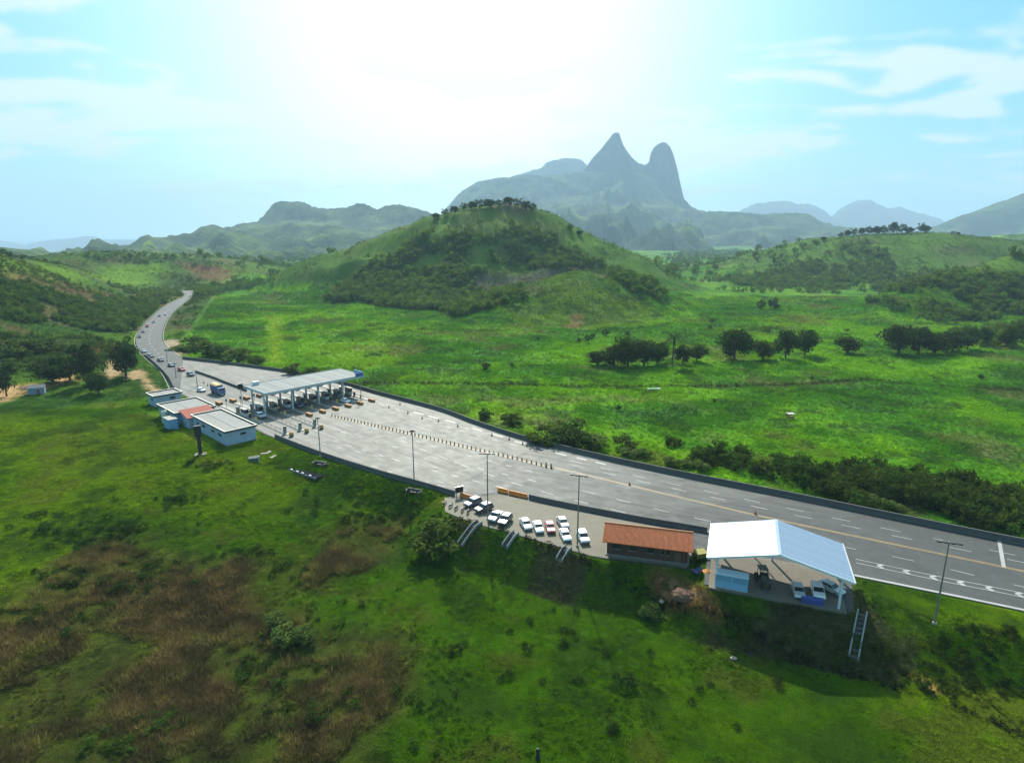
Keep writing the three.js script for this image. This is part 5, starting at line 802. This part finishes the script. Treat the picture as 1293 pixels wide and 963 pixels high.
// lorry
{
  const p = G(276, 497.5), o = thing('lorry', 'blue lorry with a tan tarpaulin top waiting before the tolls', 'lorry', p[0], 0.008, p[1], VA), b = std([0.055, 0.085, 0.20], 0.55);
  obj('cargo_box', bx(2.5, 2.5, 6.0, 0, 2.2, -1.6), b, o); obj('tarpaulin', new THREE.ExtrudeGeometry(new THREE.Shape([[-1.3, 3.46], [1.3, 3.46], [0.8, 3.9], [-0.8, 3.9]].map(q => new THREE.Vector2(...q))), { depth: 6.1, bevelEnabled: false }).translate(0, 0, -4.65), std([0.48, 0.34, 0.16], 0.85), o);
  const cab = obj('cab', extr([[1.6, 0.75], [3.7, 0.75], [3.75, 1.7], [3.35, 2.9], [1.6, 2.95]], 2.4, 0.08), std([0.10, 0.14, 0.26], 0.4), o); obj('windscreen', bx(2.0, 0.85, 0.08, 0, 2.25, 3.66), M.glass, cab);
  obj('chassis', bx(0.9, 0.3, 8.2, 0, 0.75, -0.5), M.dark, o); for (const s of [-1, 1]) { for (const z of [-3.6, -2.4, 2.6]) obj('wheel', new THREE.CylinderGeometry(0.5, 0.5, 0.4, 14).rotateZ(Math.PI / 2).translate(s * 1.0, 0.5, z), M.tyre, o); obj('headlight', bx(0.3, 0.2, 0.06, s * 0.9, 1.0, 3.8), M.lampGlass, o); }
}
// motorcycles
[[557, 637], [565, 640], [572, 643], [580, 645.5], [587, 648]].forEach(([a, b], i) => {
  const p = G(a + 4, b), d = platD(p[0], p[1]), g = groundY(p[0], p[1]), o = thing('motorcycle', `${ORD[i]} motorcycle from the left in the row beside the dark parked cars`, 'motorcycle', p[0], d < 0 ? 0.01 : g, p[1], -0.5 + i * 0.06, 'row of motorcycles');
  for (const z of [-0.62, 0.66]) { const w = obj('wheel', new THREE.TorusGeometry(0.26, 0.055, 6, 16).rotateY(Math.PI / 2).translate(0, 0.315, z), M.tyre, o); obj('rim', new THREE.CylinderGeometry(0.07, 0.07, 0.1, 8).rotateZ(Math.PI / 2).translate(0, 0.315, z), M.rim, w); }
  obj('frame', [bar([0, 0.32, 0.66], [0, 0.95, 0.42], 0.035), bar([0, 0.32, -0.62], [0, 0.55, 0], 0.035), bx(0.24, 0.3, 0.4, 0, 0.45, 0.08)], M.dark, o); obj('tank', new THREE.SphereGeometry(0.2, 10, 8).scale(0.75, 0.7, 1.35).translate(0, 0.78, 0.18), [PAINT.red, PAINT.white, PAINT.dark, PAINT.silver, PAINT.red][i], o); obj('seat', bx(0.26, 0.1, 0.65, 0, 0.78, -0.32), M.black, o); obj('handlebar', bar([-0.36, 1.0, 0.4], [0.36, 1.0, 0.4], 0.022), M.steel, o); obj('headlight', new THREE.SphereGeometry(0.09, 8, 6).translate(0, 0.88, 0.56), M.lampGlass, o);
});

// ---------------------------------------------------------------- lamp posts, cones, signs
function lampPost(x, z, h, turn, label, wide = 1) {
  const y = platD(x, z) < 0.5 ? 0.004 : groundY(x, z), o = thing('lamp_post', label, 'lamp post', x, y, z, turn, null); h -= y;
  obj('pole', cyl(0.16, 0.09, h), std([0.20, 0.21, 0.21], 0.5, 0.6), o); obj('base', cyl(0.34, 0.3, 0.35, 0, 0, 0, 12), M.concrete, o);
  obj('cross_arm', bx(3.0 * wide, 0.1, 0.1, 0, h - 0.02, 0), M.dark, o);
  for (const q of [-1.35, -0.45, 0.45, 1.35]) { const f = obj('floodlight', bx(0.62, 0.22, 0.5, q * wide, h + 0.1, 0.15), M.dark, o); obj('lens', bx(0.5, 0.04, 0.4, q * wide, h - 0.03, 0.15), M.lampGlass, f); }
}
{
  const P = (a, b, h = 0) => G(a, b, h);
  lampPost(...P(404.5, 577), 11, 0.2, 'slim lamp post by the dark drums at the near lanes', 0.3); lampPost(...P(523, 609.5), 13.2, 0.1, 'lamp post on the near barrier left of the signboard', 0.35);
  lampPost(...P(616, 656), 14.8, -0.1, 'lamp post behind the pair of dark parked cars'); lampPost(...P(729, 690), 14.7, -0.3, 'lamp post beside the white utility car at the house'); lampPost(...P(1181, 783, 0), 13.3, -0.3, 'lamp post on the right verge beyond the pavilion');
  lampPost(...P(249, 488), 6.2, 0.6, 'short lamp post on the road left of the blue lorry', 0.3); lampPost(...P(222, 476), 5.8, 0.6, 'short lamp post farther up the road beside the file of cars', 0.3); lampPost(...P(211, 456), 5.5, 0.6, 'short lamp post farthest up the road near the lay-by', 0.3); lampPost(...P(456, 507), 7, 0.6, 'short lamp post past the right end of the toll canopy', 0.3);
}
{ // delineator posts on the lane divider
  const L = smoothLine(px([419, 525.5], [520, 548.5], [600, 567.5], [650, 579], [696, 590.5]), 1.55); let proto = null;
  const dl = (x, z, label, tall = 1) => { if (!proto) { proto = thing('delineator_post', label, 'delineator', x, 0.016, z, 0, 'delineator posts on the lane divider'); obj('post', cyl(0.17, 0.13, 0.85, 0, 0, 0, 8), std([0.26, 0.12, 0.03], 0.7), proto); obj('foot', cyl(0.26, 0.24, 0.08, 0, 0, 0, 10), M.black, proto); obj('band', cyl(0.165, 0.16, 0.14, 0, 0.5, 0, 8), M.white, proto); } else dup(proto, label, x, 0.016, z, 0, tall === 1 ? null : tall); };
  L.forEach((p, i) => dl(p[0], p[1], 'small orange delineator post in the long row dividing the plaza lanes', i > L.length - 3 ? 1.4 : 1));
  obj('divider_kerb', ribbon(L, 0.5, 0.015), M.yellow, road);
  let cone = null; const C = [[491, 514.5], [505, 511], [515, 522], [533, 528.5], [553.5, 532], [578, 538.5], [621, 550], [643, 555], [660, 561], [487.5, 598], [795, 612], [954, 649], [262, 487], [257, 484]];
  C.forEach(([a, b], i) => { const p = G(a, b), lab = [`${ORD[i]} traffic cone from the left in the loose line on the far lanes`, 'traffic cone alone by the near barrier', 'traffic cone standing on the yellow line above the brown roof', 'traffic cone standing on the yellow line above the pavilion', 'traffic cone by the short lamp post near the lorry', 'small traffic cone behind the white queueing car'][i < 9 ? 0 : i - 8]; if (!cone) { cone = thing('traffic_cone', lab, 'traffic cone', p[0], 0.016, p[1], 0, 'traffic cones'); obj('cone', new THREE.ConeGeometry(0.27, 1.05, 12).translate(0, 0.56, 0), std([0.40, 0.10, 0.02], 0.6), cone); obj('base', bx(0.62, 0.06, 0.62, 0, 0.03, 0), M.black, cone); obj('band', new THREE.CylinderGeometry(0.12, 0.17, 0.2, 12).translate(0, 0.6, 0), M.white, cone); } else dup(cone, lab, p[0], 0.016, p[1], i); });
}
{
  const p = G(580, 627), o = thing('road_sign', 'dark square signboard at the end of the near barrier', 'sign', p[0], 0.006, p[1], 0.5); obj('panel', bx(2.0, 1.4, 0.12, 0, 1.75, 0), M.black, o); obj('post', [bx(0.12, 1.1, 0.12, -0.7, 0.55, 0), bx(0.12, 1.1, 0.12, 0.7, 0.55, 0)], M.dark, o); obj('frame', bx(2.1, 0.08, 0.2, 0, 2.48, 0), M.steel, o);
  const g = G(895, 697), s = thing('thin_post', 'thin grey post at the left corner of the pavilion', 'post', g[0], 0.006, g[1]); obj('pole', cyl(0.09, 0.08, 5.2), std([0.16, 0.19, 0.19], 0.6), s); obj('cap', cyl(0.12, 0.1, 0.12, 0, 5.2, 0), M.dark, s);
  const w = G(884, 702), yb = thing('yellow_skip', 'low yellow-green skip between the house and the pavilion', 'skip', w[0], 0.006, w[1], 0.25); obj('bin', bx(2.3, 0.9, 1.8, 0, 0.45, 0), std([0.16, 0.15, 0.02], 0.8), yb); obj('rim', bx(2.45, 0.1, 1.95, 0, 0.93, 0), std([0.19, 0.18, 0.03], 0.8), yb);
}
// drainage chutes down the bank
const stepMat = std([0.07, 0.072, 0.072], 0.95);
function chute(a, b, w, label) {
  const A0 = new THREE.Vector3(...a), B0 = new THREE.Vector3(...b), dx = B0.x - A0.x, dz = B0.z - A0.z, l = Math.hypot(dx, dz), n = 9, turn = Math.atan2(dx, dz), o = thing('drainage_chute', label, 'drain', A0.x, A0.y, A0.z, turn), m = std([0.20, 0.215, 0.215], 0.95, 0, { map: wallTex });
  const H = t => Math.max((B0.y - A0.y) * t + 0.05, groundY(A0.x + dx * t, A0.z + dz * t) - A0.y + 0.05);
  for (const s of [-1, 1]) { const pts = []; for (let i = 0; i <= n; i++) pts.push([l * i / n, H(i / n) + 0.65]); for (let i = n; i >= 0; i--) pts.push([l * i / n, H(i / n) - 0.5]); const g = new THREE.ExtrudeGeometry(new THREE.Shape(pts.map(q => new THREE.Vector2(...q))), { depth: 0.22, bevelEnabled: false }).rotateY(-Math.PI / 2).translate(s * w / 2 + 0.11, 0, 0); obj('side_wall', g, m, o); }
  for (let i = 0; i < n; i++) obj('step', bx(w - 0.24, 0.5, l / n, 0, H((i + 0.5) / n) - 0.1, l * (i + 0.5) / n), stepMat, o);
}
{
  const top = (a, b) => { const p = G(a, b); return [p[0], 0.0, p[1]]; }, bot = (a, b) => { const g = onGround(a, b); return [g.x, g.y, g.z]; };
  chute(top(606, 660), bot(580, 690), 1.35, 'leftmost concrete drainage chute on the bank below the parked cars'); chute(top(652, 673.5), bot(637, 692), 1.35, 'middle concrete drainage chute on the bank below the parked cars'); chute(top(718, 692), bot(706, 709), 1.35, 'right concrete drainage chute below the white car');
  chute([55.9, -0.1, -84.9], bot(1078, 832), 1.25, 'long concrete drainage chute by the right corner of the pavilion');
}
// oddments on the grass
{
  const at = (a, b) => onGround(a, b);
  let g = at(321, 582), o = thing('water_cistern', 'grey-green cistern box in the grass below the admin building', 'tank', g.x, g.y, g.z, 0.4); obj('tank', bx(2.6, 1.1, 1.9, 0, 0.5, 0), std([0.07, 0.10, 0.085], 0.95), o); obj('lid', bx(2.75, 0.1, 2.05, 0, 1.1, 0), std([0.08, 0.10, 0.09], 1), o);
  g = at(327, 584); o = thing('marker_post', 'short white post beside the grey-green cistern', 'post', g.x, g.y, g.z); obj('post', bx(0.35, 1.8, 0.35, 0, 0.85, 0), M.white, o); obj('cap', bx(0.42, 0.08, 0.42, 0, 1.79, 0), M.concrete, o);
  [[334, 573, 2.0], [345, 577, 2.4], [340, 571, 1.2]].forEach(([a, b, w], i) => { const q = at(a, b), s = thing('concrete_slab', ['left', 'near', 'far small'][i] + ' pale concrete slab on the bare ground by the barrier', 'slab', q.x, q.y, q.z, 0.3 + i); obj('slab', bx(w, 0.3, 0.8, 0, 0.1, 0), std([0.28, 0.25, 0.19], 0.9, 0, { map: wallTex }), s); });
  // drainage trough
  const q0 = at(367, 588), q1 = at(405, 604), l = q0.distanceTo(q1), c = q0.clone().add(q1).multiplyScalar(0.5), tr = thing('drainage_trough', 'long dark drainage trough in the grass with white stones along its edge', 'trough', c.x, groundY(c.x, c.z), c.z, -Math.atan2(q1.z - q0.z, q1.x - q0.x));
  obj('basin', bx(l, 0.5, 3.0, 0, -0.1, 0), new THREE.MeshPhysicalMaterial({ color: rgb(0.012, 0.012, 0.018), roughness: 1, specularIntensity: 0.1 }), tr); obj('edge', [bx(l + 0.3, 0.5, 0.16, 0, -0.04, -1.58), bx(l + 0.3, 0.5, 0.16, 0, -0.04, 1.58)], std([0.10, 0.10, 0.11], 0.9), tr);
  for (const t of [-0.32, -0.12, 0.05, 0.3]) obj('white_stone', new THREE.IcosahedronGeometry(0.34, 1).scale(1.3, 0.7, 0.9).translate(l * t, 0.3, 1.4), std([0.62, 0.62, 0.6], 0.9), tr);
  // foundations by the barrier
  [[404, 587, 'squat grey culvert head behind the barrier by the slim lamp post'], [523, 622, 'squat grey culvert head behind the barrier left of the signboard']].forEach(([a, b, lab], i) => { const p = at(a, b), s = thing('culvert_head', lab, 'culvert', p.x, p.y, p.z, -0.4); obj('wall', bx(3.8, 1.0, 0.4, 0, 0.4, -0.4), M.barrier, s); obj('wing', [bx(0.3, 0.8, 1.4, -1.9, 0.3, 0.3, 0.4), bx(0.3, 0.8, 1.4, 1.9, 0.3, 0.3, -0.4)], M.barrier, s); obj('grate', bx(1.6, 0.08, 0.7, 0, 0.35, 0.2), M.dark, s); });
  // earth mound, tarpaulin
  const m = at(866, 752), mg = new THREE.SphereGeometry(1, 40, 20, 0, 6.2832, 0, 1.5708), mp = mg.attributes.position; for (let i = 0; i < mp.count; i++) { const x = mp.getX(i), y = mp.getY(i), z = mp.getZ(i), n = 1 + fbm(x * 3 + 4, z * 3 + y, 4) * 0.5; mp.setXYZ(i, x * 2.6 * n, y * 1.0 * n - 0.15, z * 1.7 * n); } mg.computeVertexNormals();
  o = obj('earth_mound', mg, std([0.11, 0.058, 0.034], 1, 0, { map: rockTex, bumpMap: rockTex, bumpScale: 0.2 })); o.position.copy(m); tag(o, 'reddish earth mound on the bank left of the pavilion', 'mound');
  const t = G(882, 722, -0.5), tg = new THREE.PlaneGeometry(2.4, 1.6, 14, 10).rotateX(-Math.PI / 2), tp = tg.attributes.position; for (let i = 0; i < tp.count; i++) tp.setY(i, 0.32 + fbm(tp.getX(i) * 1.6, tp.getZ(i) * 1.6 + 3, 3) * 0.4); tg.computeVertexNormals(); o = obj('blue_tarpaulin', tg, std([0.02, 0.03, 0.14], 0.55, 0, { side: THREE.DoubleSide })); o.position.set(t[0], groundY(...t), t[1]); o.rotation.y = 0.4; tag(o, 'crumpled dark blue tarpaulin left of the pavilion', 'tarpaulin');
  const oz = G(893, 724, -0.5), so = thing('sand_heap', 'small heap of orange sand beside the light blue cabin', 'sand', oz[0], groundY(...oz) - 0.05, oz[1]); const sg = new THREE.ConeGeometry(1.2, 0.8, 20, 6).translate(0, 0.3, 0), spp = sg.attributes.position; for (let i = 0; i < spp.count; i++) { const n = 1 + fbm(spp.getX(i) * 2, spp.getZ(i) * 2, 3) * 0.5; spp.setX(i, spp.getX(i) * n); spp.setZ(i, spp.getZ(i) * n); } sg.computeVertexNormals(); obj('heap', sg, std([0.45, 0.20, 0.06], 0.95), so);
  [[835, 760, 0.7], [926, 832, 0.55]].forEach(([a, b, s], i) => { const p = at(a, b), k = new THREE.IcosahedronGeometry(0.7 * s, 3), kp = k.attributes.position; for (let j = 0; j < kp.count; j++) { const n = 1 + vn(kp.getX(j) * 2.2 + i * 9, kp.getY(j) * 2.2 + kp.getZ(j) * 1.9) * 0.35; kp.setXYZ(j, kp.getX(j) * n * 1.3, kp.getY(j) * n * 0.6, kp.getZ(j) * n); } k.computeVertexNormals(); const q = obj('boulder', k, std([0.30, 0.25, 0.19], 0.95, 0, { map: rockTex })); q.position.set(p.x, p.y + 0.15, p.z); tag(q, i ? 'small pale boulder on the grass below the pavilion shadow' : 'pale boulder beside the reddish earth mound', 'boulder'); });
  // white shelter in the far field, white trough
  g = at(998, 529); o = thing('field_shelter', 'small white roofed feeder alone in the far field', 'shelter', g.x, g.y, g.z, 0.2); obj('roof', bx(2.6, 0.16, 1.8, 0, 2.0, 0), std([0.34, 0.31, 0.28], 0.8), o); for (const s of [-1, 1]) for (const z of [-0.6, 0.6]) obj('leg', bx(0.14, 2.0, 0.14, s * 1.0, 0.95, z), M.wood, o); obj('trough', bx(1.8, 0.5, 0.8, 0, 0.7, 0), M.wood, o);
  g = at(826, 492); o = thing('water_trough', 'long pale trough lying in the far field by the ditch', 'trough', g.x, g.y, g.z, 0.1); obj('basin', bx(5.2, 0.5, 1.4, 0, 0.35, 0), std([0.62, 0.64, 0.62], 0.6), o); obj('water', bx(4.9, 0.02, 1.1, 0, 0.612, 0), std([0.3, 0.36, 0.4], 0.05), o);
  // shed by the yard
  g = at(47, 497); o = thing('yard_shed', 'small pale blue-white shed in the shade below the yard trees', 'shed', g.x, g.y, g.z, 0.5); obj('wall', bx(5, 2.6, 3.4, 0, 1.3, 0), std([0.17, 0.22, 0.27], 0.85), o); obj('roof', new THREE.ExtrudeGeometry(new THREE.Shape([[-2.0, 2.5], [2.0, 2.5], [0, 3.5]].map(p => new THREE.Vector2(...p))), { depth: 5.4, bevelEnabled: false }).translate(0, 0.12, -2.7).rotateY(Math.PI / 2), std([0.11, 0.115, 0.12], 0.9), o); obj('door', bx(0.9, 1.9, 0.06, 0.6, 0.95, 1.73), M.wood, o);
  // charred stump at the bottom edge
  g = at(679, 958); const st = new THREE.CylinderGeometry(0.16, 0.34, 1.7, 10, 6), sp = st.attributes.position; for (let i = 0; i < sp.count; i++) { const y = sp.getY(i), n = 1 + vn(sp.getX(i) * 6 + y * 2, sp.getZ(i) * 6) * 0.35; sp.setXYZ(i, sp.getX(i) * n - y * 0.08, y + 0.75, sp.getZ(i) * n); } st.computeVertexNormals(); o = thing('tree_stump', 'black charred stump standing in the grass at the bottom of the picture', 'stump', g.x, g.y, g.z); obj('stem', st, M.black, o); obj('broken_branch', bar([0, 1.0, 0], [0.35, 1.55, 0.1], 0.07), M.black, o);
}
renderer.render(scene, camera);
